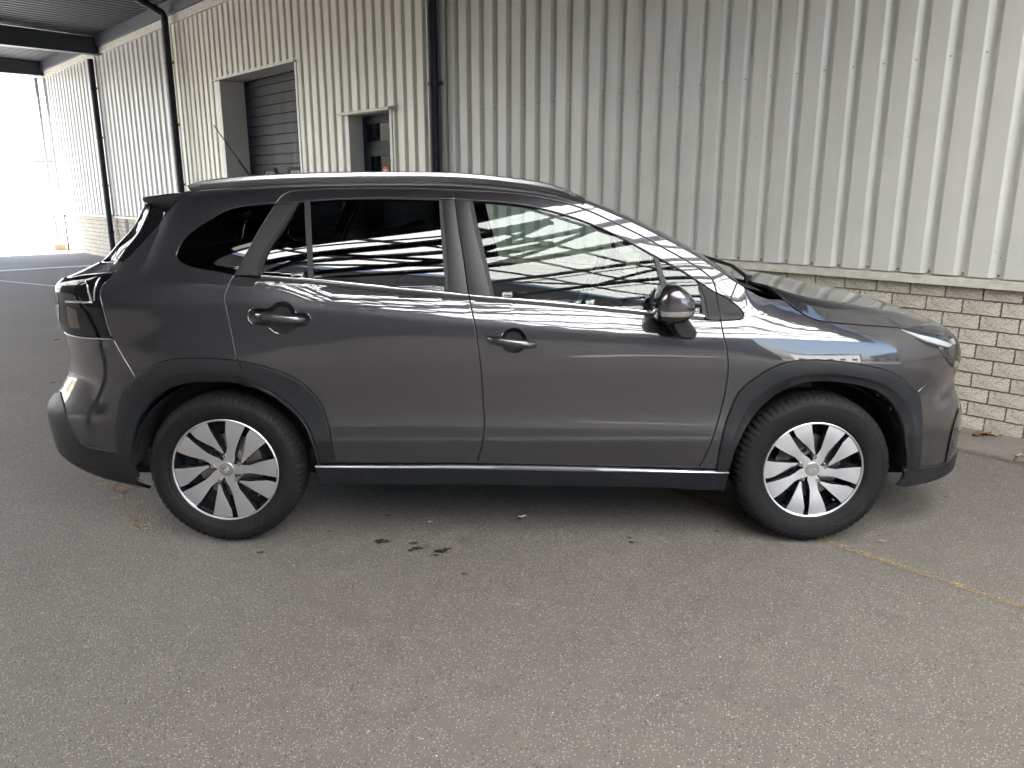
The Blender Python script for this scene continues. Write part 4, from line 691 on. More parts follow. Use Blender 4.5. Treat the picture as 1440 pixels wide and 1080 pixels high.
def PN(s, z):
    e = 1.5e-3
    a = P(np.asarray(s)+e, z)-P(np.asarray(s)-e, z); b = P(s, np.asarray(z)+e)-P(s, np.asarray(z)-e)
    n = np.cross(a, b); n = n/np.maximum(np.linalg.norm(n, axis=-1, keepdims=True), 1e-9)
    return n   # points outwards (towards -y on the flank)
YN = 3.2

# ================================================================== the car
XC, YC = .0325, YN+B
car = empty('parked_car', (XC, YC, 0), 'dark grey metallic crossover car parked beside the corrugated wall, seen from its right side', 'car')
OFF = np.array([XC, YC, 0])
def loc3(p): return np.asarray(p)-OFF
def spline(pts, step=.018):
    p = np.array(pts, float)
    if len(p) == 2:
        n = max(2, int(np.hypot(*(p[1]-p[0]))/step)+1); return p[0]+(p[1]-p[0])*np.linspace(0, 1, n)[:, None]
    q = np.vstack([2*p[0]-p[1], p, 2*p[-1]-p[-2]]); out = []
    for i in range(1, len(q)-2):
        a, b, c, d = q[i-1:i+3]; L = np.hypot(*(c-b)); n = max(2, int(L/step)+1)
        # centripetal catmull-rom
        t0 = 0; t1 = max(np.hypot(*(b-a)), 1e-6)**.5; t2 = t1+max(L, 1e-6)**.5; t3 = t2+max(np.hypot(*(d-c)), 1e-6)**.5
        for t in np.linspace(t1, t2, n, endpoint=False):
            A1 = (t1-t)/(t1-t0)*a+(t-t0)/(t1-t0)*b; A2 = (t2-t)/(t2-t1)*b+(t-t1)/(t2-t1)*c; A3 = (t3-t)/(t3-t2)*c+(t-t2)/(t3-t2)*d
            B1 = (t2-t)/(t2-t0)*A1+(t-t0)/(t2-t0)*A2; B2 = (t3-t)/(t3-t1)*A2+(t-t1)/(t3-t1)*A3
            out.append((t2-t)/(t2-t1)*B1+(t-t1)/(t2-t1)*B2)
    out.append(p[-1]); return np.array(out)
def poly(*items, step=.018):
    """closed outline in (s, z) from named curves ('-name' reversed) and loose points"""
    out = []
    for it in items:
        if isinstance(it, str):
            q = spline(CV[it.lstrip('-')], step); q = q[::-1] if it[0] == '-' else q
        elif isinstance(it, tuple): q = np.array([it], float)
        else: q = np.array(it, float)
        for r in q:
            if not out or np.hypot(*(r-out[-1])) > 1.2e-3: out.append(r)
    while np.hypot(*(out[0]-out[-1])) < 1.2e-3: out.pop()
    # no long straight runs
    res = []
    for a, b in zip(out, out[1:]+out[:1]):
        n = max(1, int(np.hypot(*(b-a))/(step*1.6))); res += [a+(b-a)*k/n for k in range(n)]
    res = np.array(res)
    x, y = res[:, 0], res[:, 1]
    if np.sum(x*np.roll(y, -1)-np.roll(x, -1)*y) < 0: res = res[::-1]
    return res
def inset(p, d):
    a = np.roll(p, 1, 0); b = np.roll(p, -1, 0)
    e1 = p-a; e2 = b-p; e1 /= np.maximum(np.linalg.norm(e1, axis=1, keepdims=True), 1e-9); e2 /= np.maximum(np.linalg.norm(e2, axis=1, keepdims=True), 1e-9)
    n1 = np.stack([-e1[:, 1], e1[:, 0]], 1); n2 = np.stack([-e2[:, 1], e2[:, 0]], 1); s_ = n1+n2; k = np.clip(1+np.sum(n1*n2, 1, keepdims=True), .45, 2)
    return p+d*s_/k
def inside(pt, pl):
    x, y = pt[:, 0], pt[:, 1]; r = np.zeros(len(pt), bool); q = np.roll(pl, -1, 0)
    for (x0, y0), (x1, y1) in zip(pl, q):
        c = (y0 > y) != (y1 > y); r ^= c & (x < (x1-x0)*(y-y0)/((y1-y0) if y1 != y0 else 1e-12)+x0)
    return r
def panel(name, outline, m, parent=None, holes=(), off=0., thick=.016, gap=.0018, edge=.0022, ds=.03, dz=.014, fn=None):
    """a sheet of bodywork over the outline, with rolled edges and returned flanges; fn(s, z) adds its own relief"""
    outer = inset(outline, gap); hs = [inset(h[::-1] if np.sum(h[:, 0]*np.roll(h[:, 1], -1)-np.roll(h[:, 0], -1)*h[:, 1]) > 0 else h, gap) for h in holes]
    loops = [outer]+hs; tops = [inset(l, edge) for l in loops]
    lo = tops[0].min(0); hi = tops[0].max(0)
    gs, gz = np.meshgrid(np.arange(lo[0]+ds*.4, hi[0], ds), np.arange(lo[1]+dz*.4, hi[1], dz)); gp = np.stack([gs.ravel(), gz.ravel()], 1)
    keep = inside(gp, inset(outer, edge+.004))
    for h in hs: keep &= ~inside(gp, inset(h, -0.0)[::-1]) & ~inside(gp, inset(h, edge+.004))
    gp = gp[keep]
    pts = [tuple(p) for l in tops for p in l]; edges = []; k0 = 0
    for l in tops: edges += [(k0+i, k0+(i+1) % len(l)) for i in range(len(l))]; k0 += len(l)
    r = delaunay_2d_cdt([Vector(p) for p in pts]+[Vector(p) for p in gp], edges, [], 0, 1e-5)
    q = np.array([tuple(v) for v in r[0]]); tri = np.array([f for f in r[2] if len(f) == 3])
    cen = q[tri].mean(1); ok = inside(cen, tops[0])
    for l in tops[1:]: ok &= ~inside(cen, l)
    tri = tri[ok]
    first = {}
    for i, src in enumerate(r[3]):
        for v in src: first[v] = i
    def pos(a, d): 
        n = PN(a[:, 0], a[:, 1]); e = (fn(a[:, 0], a[:, 1]) if fn else 0)+off
        return P(a[:, 0], a[:, 1])+n*(np.asarray(e)+d)[..., None] if hasattr(e, '__len__') else P(a[:, 0], a[:, 1])+n*(e+d)
    def nrm(a):
        if not fn: return PN(a[:, 0], a[:, 1])
        e = 2e-3; S = np.array([e, 0]); Z = np.array([0, e])
        n = np.cross(pos(a+S, 0)-pos(a-S, 0), pos(a+Z, 0)-pos(a-Z, 0)); return n/np.linalg.norm(n, axis=1, keepdims=True)
    V = [pos(q, 0)]; NN = [nrm(q)]; F = [tuple(t) for t in tri]; k = len(q); k0 = 0
    for l, tp in zip(loops, tops):
        n = len(l); e = np.roll(l, -1, 0)-np.roll(l, 1, 0)
        nb = PN(l[:, 0], l[:, 1]); on = pos(l, 0)-pos(tp, 0); on /= np.maximum(np.linalg.norm(on, axis=1, keepdims=True), 1e-9)
        r1 = pos(l, 0)-nb*edge*.55; r2 = pos(l, 0)-nb*thick
        na = on*.72+nb*.7; V += [r1, r2]; NN += [na, on]
        for i in range(n):
            j = (i+1) % n; a, b = first[k0+i], first[k0+j]
            F += [(a, k+i, k+j, b), (k+i, k+n+i, k+n+j, k+j)]
        k += 2*n; k0 += n
    V = loc3(np.concatenate(V)); NN = np.concatenate(NN); NN /= np.linalg.norm(NN, axis=1, keepdims=True)
    # make every face agree with its normals
    FF = []
    for f in F:
        a = V[list(f)]; fnm = np.cross(a[1]-a[0], a[2]-a[0])
        FF.append(f if np.dot(fnm, NN[list(f)].mean(0)) >= 0 else f[::-1])
    return mesh(name, V, FF, m, parent or car, True, NN)
def resample(q, n):
    d = np.concatenate([[0], np.cumsum(np.linalg.norm(np.diff(q, axis=0), axis=1))]); t = np.linspace(0, d[-1], n)
    return np.stack([np.interp(t, d, q[:, i]) for i in range(q.shape[1])], 1)
def band(name, a, b, prof, m, parent=None, n=80, ends=True, angle=40):
    """strip lofted between two (s, z) curves; prof = [(share of the way, offset along the normal)]"""
    a = resample(np.array(a), n); b = resample(np.array(b), n); V = []; F = []; kk = len(prof)
    for (v, o) in prof:
        q = a+(b-a)*v; V.append(P(q[:, 0], q[:, 1])+PN(q[:, 0], q[:, 1])*o)
    V = np.stack(V, 1).reshape(-1, 3)
    for i in range(n-1):
        for j in range(kk-1): F.append((i*kk+j, i*kk+j+1, (i+1)*kk+j+1, (i+1)*kk+j))
    if ends: F += [tuple(range(kk)), tuple(range((n-1)*kk, n*kk))[::-1]]
    o = mesh(name, loc3(V), F, m, parent or car, True)
    bm = bmesh.new(); bm.from_mesh(o.data); bmesh.ops.recalc_face_normals(bm, faces=bm.faces)
    # outward = towards -y
    if sum(f.normal.y*f.calc_area() for f in bm.faces if len(f.verts) == 4) > 0: bmesh.ops.reverse_faces(bm, faces=bm.faces)
    bm.to_mesh(o.data); bm.free(); o.data.set_sharp_from_angle(angle=math.radians(angle)); return o
S_ = spline
def cut(name, s0, s1):      # part of a curve between two s values
    q = spline(CV[name], .01); q = q[np.argsort(q[:, 0])]; ss_ = np.linspace(s0, s1, max(2, int(abs(s1-s0)/.02)+2)); return np.stack([ss_, np.interp(ss_, q[:, 0], q[:, 1])], 1)
def px_s(name, i): return CV[name][i][0]
SIDE = []      # near-side parts that are mirrored onto the far side
def near(o, label=None):
    SIDE.append(o)
    if label: o['label'] = label
    return o
# ---- bodywork
side = near(panel('body_side', poly('-rear_gap_low', '-c_low', '-quarter_glass_low', '-quarter_glass_top', '-door_gap_rear', '-door_gap_front', '-sail_top', '-pillar_cut', '-roof_edge', '-spoiler_gap', '-d_gap', '-lamp_right', '-bumper_gap', '-quarter_arch'), M['paint']))
def ellip(cs, cz, rs, rz, n=40): return np.array([(cs+rs*math.cos(2*math.pi*i/n), cz+rz*math.sin(2*math.pi*i/n)) for i in range(n)])
hr = poly([tuple(p) for p in CV['cup_rear']], step=.008)
hf = ellip(*CUPF)
rdoor = near(panel('door', poly('b_gap', '-rear_sill', '-rear_door_arch', '-rear_gap_low', 'belt_rear'), M['paint'], holes=[hr]), 'grey rear door with tinted window')
fdoor = near(panel('door', poly('b_gap', 'front_sill', '-front_gap', '-belt_front'), M['paint'], holes=[hf]), 'grey front door with clear window and mirror')
wing = near(panel('front_wing', poly('front_gap', '-fender_low', '-fender_arch', '-fender_bumper', '-lamp_fender', '-bonnet_gap', '-fender_top', 'pillar_cut', '-sail_round', '-sail_low'), M['paint'], edge=.0013))
near(panel('wing_sail', poly('sail_low', 'sail_round', 'sail_top', [CV['sail_door'][0], CV['front_gap'][0]]), M['plastic'], None, (), -.001))
SE = SMAX-.004; SR = SMIN+.004
lt = CV['lamp_low'][-1]
fb = near(panel('front_bumper', poly('fender_bumper', 'bumper_arch', 'bumper_low', [(2.25, CV['bumper_low'][-1][1]+.01), (SE, .33), (SE, .70)], [(2.35, .735)], '-lamp_front_low'), M['paint'], gap=.0012, edge=.0008, fn=lambda s_, z: -.022*np.exp(-((s_-FBS)/.085)**2-((z-FBZ-.25*(s_-FBS))/.040)**2)))
rb = near(panel('rear_bumper', poly('bumper_gap', 'lamp_low', [(lt[0]-.25, lt[1]+.0), (SR, lt[1]-.14), (SR, .60)], [(CV['rear_clad_top'][-1][0]-.2, .60)], '-rear_clad_top', '-rear_bumper_low'), M['paint']))
near(panel('bumper_cladding', poly('rear_clad_top', [(CV['rear_clad_top'][-1][0]-.2, .60), (SR, .60), (SR, .25), (-1.9, .245)], [(-1.75, .235)], '-rear_clad_end', '-rear_clad_right'), M['plastic'], None, (), .004))
near(panel('bumper_lip', poly('lip_left', [(1.75, .235), (2.0, .24), (2.3, .25), (SE, .25), (SE, .33), (2.25, CV['bumper_low'][-1][1]+.01)], '-bumper_low', '-lip_top'), M['plastic'], None, (), .006))
# black intake with fog-lamp recess on the bumper corner, grille across the nose
near(panel('intake', poly('-bumper_front', [(CV['bumper_front'][-1][0]+.22, .61), (2.42, .44)], [(2.32, CV['bumper_low'][-1][1]+.035)]), M['gloss_black'], fb, (), .005, .012))
near(panel('grille', poly([(2.42, .58), (2.42, .88), (SE, .90), (SE, .52)]), M['gloss_black'], fb, (), .008, .012))
# ---- wheel arch cladding
def arch(name, outer, inner, mat_, crease=.62, n=110):
    return near(band(name, spline(CV[outer]), spline(CV[inner]), [(0, -.012), (.0, .004), (.03, .009), (.10, .0105), (crease-.05, .012), (crease, .011), (crease+.06, .006), (.93, .001), (.985, -.006), (1.0, -.016), (1.0, -.05)], mat_, None, n, False))
fo = spline(CV['front_outer'])
near(band('wheel_arch', fo, spline(CV['front_open']), [(0, -.012), (.0, .003), (.025, .009), (.10, .011), (.55, .0125), (.60, .0115), (.66, .006), (.93, .002), (.985, -.005), (1.0, -.016), (1.0, -.06)], M['plastic'], None, 120))
# the rear arch: body piece outside, lip all the way round, door piece
ro = np.concatenate([spline(CV['rear_outer'])[:-1], spline(CV['door_clad_in'])])
near(band('wheel_arch', ro, spline(CV['rear_open']), [(0, -.012), (.0, .003), (.025, .009), (.10, .011), (.50, .0125), (.60, .0115), (.70, .006), (.92, .002), (.98, -.005), (1.0, -.016), (1.0, -.06)], M['plastic'], None, 130))
near(panel('door_cladding', poly('-rear_door_arch', [CV['door_clad_in'][0]], 'door_clad_in', [CV['rear_door_arch'][-1]]), M['plastic'], rdoor, (), .0075, .016, .0015, .004))
# ---- sill
near(panel('sill_cladding', poly('sill_chrome', [CV['sill_bottom'][-1]], '-sill_bottom', [CV['sill_chrome'][0]]), M['dirty_plastic'], None, (), .010))
near(band('sill_strip', spline(CV['sill_top']), spline(CV['sill_chrome']), [(0, 0), (.05, .013), (.5, .017), (.95, .015), (1, 0)], M['sillchrome'], None, 80))
# ---- belt line
def belt_z(s_): q = spline(CV['chrome_low'], .01); return np.interp(s_, q[:, 0], q[:, 1])
sB = CV['b_gap'][0][0]
for a, b, d in ((CV['chrome_top'][0][0], sB-.003, rdoor), (sB+.003, CV['chrome_top'][-1][0], fdoor)):
    near(band('window_strip', cut('chrome_top', a, b), cut('chrome_low', a, b), [(0, -.004), (0, .004), (.18, .0075), (.5, .0085), (.82, .007), (1, .003), (1, -.004)], M['chrome'], d, 50))
    lo = cut('chrome_low', a, b); near(band('window_seal', lo, lo-[0, .010], [(0, -.004), (0, .002), (.6, .003), (1, -.001), (1, -.006)], M['rubber'], d, 50))
# ---- door frames and pillars
near(panel('door_frame', poly('door_gap_rear', [CV['frame_in_rear'][0]], 'frame_in_rear'), M['paint'], rdoor, (), -.001, .02, .0015, .002, .03, .01))
near(panel('door_frame', poly('door_gap_front', [CV['frame_in_front'][0]], 'frame_in_front'), M['paint'], fdoor, (), -.001, .02, .0015, .002, .03, .01))
near(panel('pillar_trim', poly([CV['frame_in_rear'][0], CV['pil_c_right'][0]], 'pil_c_right', [CV['belt_rear'][0]], '-c_low', 'quarter_glass_right'), M['pillar'], rdoor, (), -.002, .02, .0015, .003))
near(band('pillar_edge', spline(CV['pil_c_right']), spline(CV['trim_right']), [(0, -.01), (0, .001), (.1, .004), (.9, .004), (1, .001), (1, -.02)], M['plastic'], rdoor, 40))
def pil(name, left, right, mt, d, offs=-.0015):
    return near(band(name, left, right, [(0, -.02), (0, offs-.001), (.04, offs), (.96, offs), (1, offs-.001), (1, -.02)], mt, d, 40, True))
bg = spline(CV['b_gap_up']); g_ = np.array([.0022, 0])
pil('pillar_trim', spline(CV['bpil_left']), bg-g_, M['pillar'], rdoor); pil('pillar_trim', bg+g_, spline(CV['bpil_right']), M['pillar'], fdoor)
pil('window_bar', spline(CV['bar_left']), spline(CV['bar_right']), M['rubber'], rdoor, .001)
pil('window_bar', spline(CV['fbar_left']), spline(CV['fbar_right']), M['rubber'], fdoor, .001)
# rubber round the panes
def offs(q, d): return np.asarray(q)+np.array(d)
pil('window_rubber', spline(CV['rear_glass_right']), spline(CV['bpil_left']), M['rubber'], rdoor, -.001)
pil('window_rubber', spline(CV['bpil_right']), spline(CV['front_glass_left']), M['rubber'], fdoor, -.001)
fr = spline(CV['frame_in_rear']); fr = fr[fr[:, 0] < CV['bpil_left'][0][0]+.01]
near(band('window_rubber', fr, np.concatenate([spline(CV['tri_top']), spline(CV['rear_glass_top'])]), [(0, -.02), (0, -.004), (1, -.004), (1, -.02)], M['rubber'], rdoor, 60))
fr = spline(CV['frame_in_front']); fr = fr[(fr[:, 0] > CV['bpil_right'][0][0]-.01) & (fr[:, 0] < CV['ftri_top'][-1][0]+.004)]
near(band('window_rubber', fr, np.concatenate([spline(CV['front_glass_top']), spline(CV['ftri_top'])]), [(0, -.02), (0, .0005), (.5, .001), (1, -.003), (1, -.02)], M['rubber'], fdoor, 90))
near(panel('sail_trim', poly('sail_door', 'sail_door2', [CV['frame_in_front'][-1]]), M['plastic'], fdoor, (), -.001, .02))
near(band('window_rubber', spline(CV['ftri_right']), np.array([CV['sail_door2'][2], CV['sail_door2'][1], CV['sail_door2'][0]]), [(0, -.02), (0, 0), (1, .001), (1, -.02)], M['rubber'], fdoor, 20))
# ---- panes
def low(s0, s1): s_ = np.linspace(s0, s1, 14); return np.stack([s_, belt_z(s_)], 1)
near(panel('window_glass', poly('tri_top', 'bar_left', low(CV['bar_left'][-1][0], CV['trim_right'][-1][0]), '-trim_right'), M['tint'], rdoor, (), -.006, .004, 0, .001, .05, .03))
near(panel('window_glass', poly('rear_glass_top', 'rear_glass_right', low(CV['rear_glass_right'][-1][0], CV['bar_right'][-1][0]), '-bar_right'), M['tint'], rdoor, (), -.006, .004, 0, .001, .05, .03))
near(panel('window_glass', poly('front_glass_top', 'fbar_left', low(CV['fbar_left'][-1][0], CV['front_glass_left'][-1][0]), '-front_glass_left'), M['glass'], fdoor, (), -.006, .004, 0, .001, .05, .03))
near(panel('window_glass', poly('ftri_top', 'ftri_right', low(CV['ftri_right'][-1][0], CV['fbar_right'][-1][0]), '-fbar_right'), M['glass'], fdoor, (), -.006, .004, 0, .001, .05, .03))
near(panel('quarter_window', poly('quarter_glass_top', 'quarter_glass_low', 'quarter_glass_right'), M['quarterglass'], side, (), -.003, .004, .0005, .0015, .05, .03))
# ---- tail lamp, hatch
lr = CV['lamp_top'][-1]
LS = lr[0]-.26
lamp = near(panel('tail_lamp', poly('lamp_right', 'lamp_top', [(LS, lr[1]-.01), (LS, lt[1]+.02)], '-lamp_low'), M['lampdark'], None, (), .003, .02, .0015, .005))
def lampband(name, pts0, pts1, m, o=.004): return near(band(name, S_(pts0), S_(pts1), [(0, 0), (0, o), (.5, o+.0015), (1, o), (1, 0)], m, lamp, 24))
for nm, (q0, q1), m in LAMPBITS: lampband(nm, q0, q1, M[m])
gl = CV['garnish_left']
near(panel('hatch_garnish', poly('garnish_right', [CV['garnish_left'][0]], 'garnish_left', 'garnish_top'), M['gloss_black'], None, (), -.002, .016, .0015, .003))
near(panel('rear_window', poly('garnish_left', [(SR, gl[-1][1]+.02), (SR, gl[0][1]-.0)]), M['tint'], None, (), -.001, .006, .001, .003))
near(panel('hatch', poly('hatch_low', [(SR, CV['hatch_low'][-1][1]), (SR, lt[1]-.14), (LS, lt[1]+.0), (LS, lr[1]-.01)], '-lamp_top'), M['paint'], None, (), 0, .016, .0018, .003))
# ---- headlamp: lens over a bright housing
fl = CV['lamp_fender']; LF = 2.52
hl = near(panel('headlamp', poly('lamp_fender', 'lamp_front_low', [(LF, .74), (LF, .86)], [(2.30, .915), (2.12, .945)], [(1.93, .965)]), M['lens'], None, (), .001, .004, .0015, .004, .02, .01))
near(panel('lamp_housing', poly('lamp_fender', 'lamp_front_low', [(LF, .74), (LF, .86)], [(2.30, .915), (2.12, .945)], [(1.93, .965)]), M['lampgrey'], hl, (), -.028, .004, .004, .004, .02, .01))
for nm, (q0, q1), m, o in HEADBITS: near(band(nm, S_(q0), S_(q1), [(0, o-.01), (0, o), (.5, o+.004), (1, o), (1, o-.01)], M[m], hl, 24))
# ---- roof rail
rt = spline(CV['rail_top']); rl = spline(CV['rail_low'])
near(band('roof_rail', rt, rl, [(0, -.012), (0, .012), (.12, .028), (.42, .036), (.48, .033), (.52, .036), (.85, .030), (1, .012), (1, -.004)], M['satin'], None, 120))
# ---- mirror every near-side part onto the far side
for o in [q for q in SIDE if q.parent == car]:
    c = o.copy(); COL.objects.link(c); c.scale = (1, -1, 1)
    for ch in list(o.children):
        d = ch.copy(); COL.objects.link(d); d.parent = c
# ---- roof, windscreen, bonnet, spoiler
re_ = spline(CV['roof_edge'], .03); hx = CV['roof_edge'][10][0]
def edge3(q, d=0.): return loc3(P(q[:, 0], q[:, 1])+PN(q[:, 0], q[:, 1])*d)
def across(name, E, crown, bow, m, n=17, parent=car, thick=0, zf=None):
    V = []; F = []; k = len(E)
    for j in range(n):
        u = j/(n-1)*2-1
        for i in range(k):
            x, y, z = E[i]; c = crown[i] if hasattr(crown, '__len__') else crown; b = bow[i] if hasattr(bow, '__len__') else bow
            V.append((x+b*(1-u*u), abs(y)*u, z+c*(1-abs(u)**2.2)))
    for j in range(n-1):
        for i in range(k-1): F.append((j*k+i, j*k+i+1, (j+1)*k+i+1, (j+1)*k+i))
    return mesh(name, V, F, m, parent, True)
roofq = re_[re_[:, 0] <= hx]; E = edge3(roofq, -.004); across('roof', E, .022, np.interp(E[:, 0], [E[0, 0], E[-1, 0]], [-.05, .05]), M['paint'])
wq = re_[re_[:, 0] >= hx-.01]; E = edge3(wq, -.008); across('windscreen', E, .012, np.interp(E[:, 0], [E[0, 0], E[-1, 0]], [.05, .09]), M['glass'])
near_ = band('windscreen_rubber', wq, wq+np.array([0, .010]), [(0, 0), (0, .004), (1, .002), (1, -.01)], M['rubber'], car, 50)
# bonnet
bq = resample(np.concatenate([spline(CV['bonnet_gap']), spline(CV['bonnet_front'])[1:]]), 46)
E = edge3(bq, 0)
V = []; F = []; nj = 49; k = len(E)
cx = np.interp(np.linspace(0, 1, k), [0, .12, .5, .85, 1], [E[0, 0]-.20, E[int(.12*k), 0]-.10, E[k//2, 0]+.03, E[int(.85*k), 0]+.08, 2.06-XC])
def hoodz(x): return np.interp(x+XC, HOOD[0], HOOD[1])
for j in range(nj):
    u = j/(nj-1)*2-1; u = math.copysign(1-(1-abs(u))**1.6, u); a = 1-abs(u)
    for i in range(k):
        x, y, z = E[i]; h = 1-(1-a)**2.4; xx = x+(cx[i]-x)*h; zc = hoodz(cx[i])
        q_ = a/.105; ridge = q_ if q_ < .7 else (q_-(q_-.7)**2/1.2 if q_ < 1.3 else 1.)
        zz = z+.002+(zc-z)*(.70*ridge+.30*(1-(1-a)**2))
        V.append((xx, -abs(y+.004)*(-u), zz))
for j in range(nj-1):
    for i in range(k-1): F.append((j*k+i, j*k+i+1, (j+1)*k+i+1, (j+1)*k+i))
n0 = len(V); rim = [(0*k+i) for i in range(k)]+[j*k+k-1 for j in range(1, nj)]+[(nj-1)*k+i for i in range(k-2, -1, -1)]+[j*k for j in range(nj-2, 0, -1)]
for i in rim: V.append((V[i][0], V[i][1]*.99, V[i][2]-.014))
for a in range(len(rim)): b = (a+1) % len(rim); F.append((rim[a], n0+a, n0+b, rim[b]))
bon = mesh('bonnet', V, F, M['paint'], car, True)
bm = bmesh.new(); bm.from_mesh(bon.data); bmesh.ops.recalc_face_normals(bm, faces=bm.faces); bm.to_mesh(bon.data); bm.free(); bon.data.set_sharp_from_angle(angle=math.radians(50))
# cowl panel and wipers between windscreen and bonnet
wb = edge3(wq, -.02)[-1]; V = []; F = []; n = 15
ft = edge3(spline(CV['fender_top']), -.002)
for j in range(n):
    u = j/(n-1)*2-1
    V += [(wb[0]+.06*(1-u*u)-.02, abs(wb[1])*u, wb[2]+.005*(1-u*u)), (wb[0]+.12+.03*(1-u*u), abs(wb[1])*u, wb[2]-.035), (E[0, 0]-.16*(1-(abs(u))**2.4), abs(E[0, 1])*u, E[0, 2]+.0+(hoodz(cx[0])-E[0, 2]-.035)*(1-abs(u)**2.4))]
for j in range(n-1):
    for q in range(2): F.append((3*j+q, 3*j+q+1, 3*j+4+q, 3*j+3+q))
cow = mesh('cowl', V, F, M['black'], car, True)
fo_ = resample(ft, 14); V = []
for p in fo_: V += [p, (p[0]-.02, p[1]+.10, p[2]-.02)]
mesh('cowl_edge', V, [(2*i, 2*i+2, 2*i+3, 2*i+1) for i in range(13)], M['black'], car, True)
for y0 in (-.55, .1):
    k_ = MB(); k_.tube([(wb[0]+.12, y0, wb[2]+.0), (wb[0]+.10, y0+.2, wb[2]+.035), (wb[0]+.05, y0+.62, wb[2]+.05)], .009, 6); k_.tube([(wb[0]+.12, y0, wb[2]-.03), (wb[0]+.12, y0, wb[2]+.012)], .018, 8); k_.build('wiper', M['black'], car, True, 40)
# spoiler
SP = np.array(SPOILER); V = []; F = []; n = 15; k = len(SP); ye = SPY
for j in range(n):
    u = j/(n-1)*2-1; a = abs(u)**3
    for (x, z) in SP: V.append((x-XC-.10*(1-u*u)*ss(-1.35, -1.55, x), ye*u, z-.004+.008*(1-u*u)))
for j in range(n-1):
    for i in range(k): F.append((j*k+i, j*k+(i+1) % k, (j+1)*k+(i+1) % k, (j+1)*k+i))
F += [tuple(range(k)), tuple(range((n-1)*k, n*k))[::-1]]
spo = mesh('roof_spoiler', V, F, M['paint'], car, True); bm = bmesh.new(); bm.from_mesh(spo.data); bmesh.ops.recalc_face_normals(bm, faces=bm.faces); bm.to_mesh(spo.data); bm.free(); spo.data.set_sharp_from_angle(angle=math.radians(38)); bevelled(spo, .006, 2)
# antenna
k_ = MB(); a0 = np.array(ANT[0])-OFF; a1 = np.array(ANT[1])-OFF; d = a1-a0
k_.tube([a0, a0+d*.35, a0+d*.36, a1], [.0065, .0055, .0028, .0022], 8); ant = k_.build('antenna', M['black'], car, True, 40)
k_ = MB(); k_.lathe([(.036, -.01), (.034, .004), (.022, .016), (.010, .026), (.0, .028)], 20, 'z', tuple(a0+np.array([.012, 0, -.012]))); k_.build('antenna_base', M['gloss_black'], ant, True)
# ---- handles
def handle(door, c, a, b, rr, cupr, mt):
    """pull handle swept between a and b (s, z) over a dished recess"""
    p0, p1 = (loc3(P(*q)[None])[0]+0 for q in (a, b)); pn = PN(*c)
    V = []; F = []; n = 22; m_ = 14
    for i in range(n):
        u = i/(n-1); c_ = p0+(p1-p0)*u; e = 1-abs(2*u-1)**5; h = .030+.012*math.sin(math.pi*u)
        w = rr*(.35+.65*e)*(1.0-.12*u); tk = .011*(.5+.5*e)
        up = np.array([0, 0, 1.]); 
        for j in range(m_):
            q = 2*math.pi*j/m_; V.append(c_+pn*(h*(.55+.45*e)+tk*math.cos(q))+up*w*math.sin(q))
    for i in range(n-1):
        for j in range(m_): F.append((i*m_+j, (i+1)*m_+j, (i+1)*m_+(j+1) % m_, i*m_+(j+1) % m_))
    F += [tuple(range(m_)), tuple(range((n-1)*m_, n*m_))[::-1]]
    o = mesh('door_handle', V, F, mt, door, True); bm = bmesh.new(); bm.from_mesh(o.data); bmesh.ops.recalc_face_normals(bm, faces=bm.faces); bm.to_mesh(o.data); bm.free()
    return o
def dish(door, outline, depth, m):
    c = outline.mean(0); rings = 8; V = []; F = []; n = len(outline)
    for r in range(rings+1):
        t = r/rings; q = c+(outline-c)*(1-t)+0*outline; q = outline+(c-outline)*t
        d = -depth*(1-(1-t)**2.2)-.003
        V.append(P(q[:, 0], q[:, 1])+PN(q[:, 0], q[:, 1])*d)
    V = loc3(np.concatenate(V))
    for r in range(rings):
        for i in range(n): j = (i+1) % n; F.append((r*n+i, r*n+j, (r+1)*n+j, (r+1)*n+i))
    o = mesh('handle_recess', V, F, m, door, True); return o
dish(rdoor, hr, .034, M['plastic']); dish(fdoor, hf, .034, M['plastic'])
handle(rdoor, CUPR_C, *HANDR, .0175, 0, M['gloss_dark']); handle(fdoor, (CUPF[0], CUPF[1]), *HANDF, .0185, 0, M['paint'])
for d, (a, b), u in ((rdoor, HANDR, .17), (fdoor, HANDF, .28)):
    q = np.array(a)+(np.array(b)-np.array(a))*u; p = loc3(P(*q)[None])[0]+PN(*q)*.052
    k_ = MB(); k_.tube([p, p+PN(*q)*.004], .0055, 12); k_.build('lock_cover', M['black'], d, True, 40)
ring = inset(hr, -.0045); band('recess_rim', np.vstack([hr, hr[:1]]), np.vstack([ring, ring[:1]]), [(0, -.004), (0, .001), (.5, .0022), (1, .0005)], M['paint'], rdoor, 120, False)
ring = inset(hf, -.003); band('recess_rim', np.vstack([hf, hf[:1]]), np.vstack([ring, ring[:1]]), [(0, -.004), (0, .001), (.5, .0018), (1, .0003)], M['paint'], fdoor, 90, False)
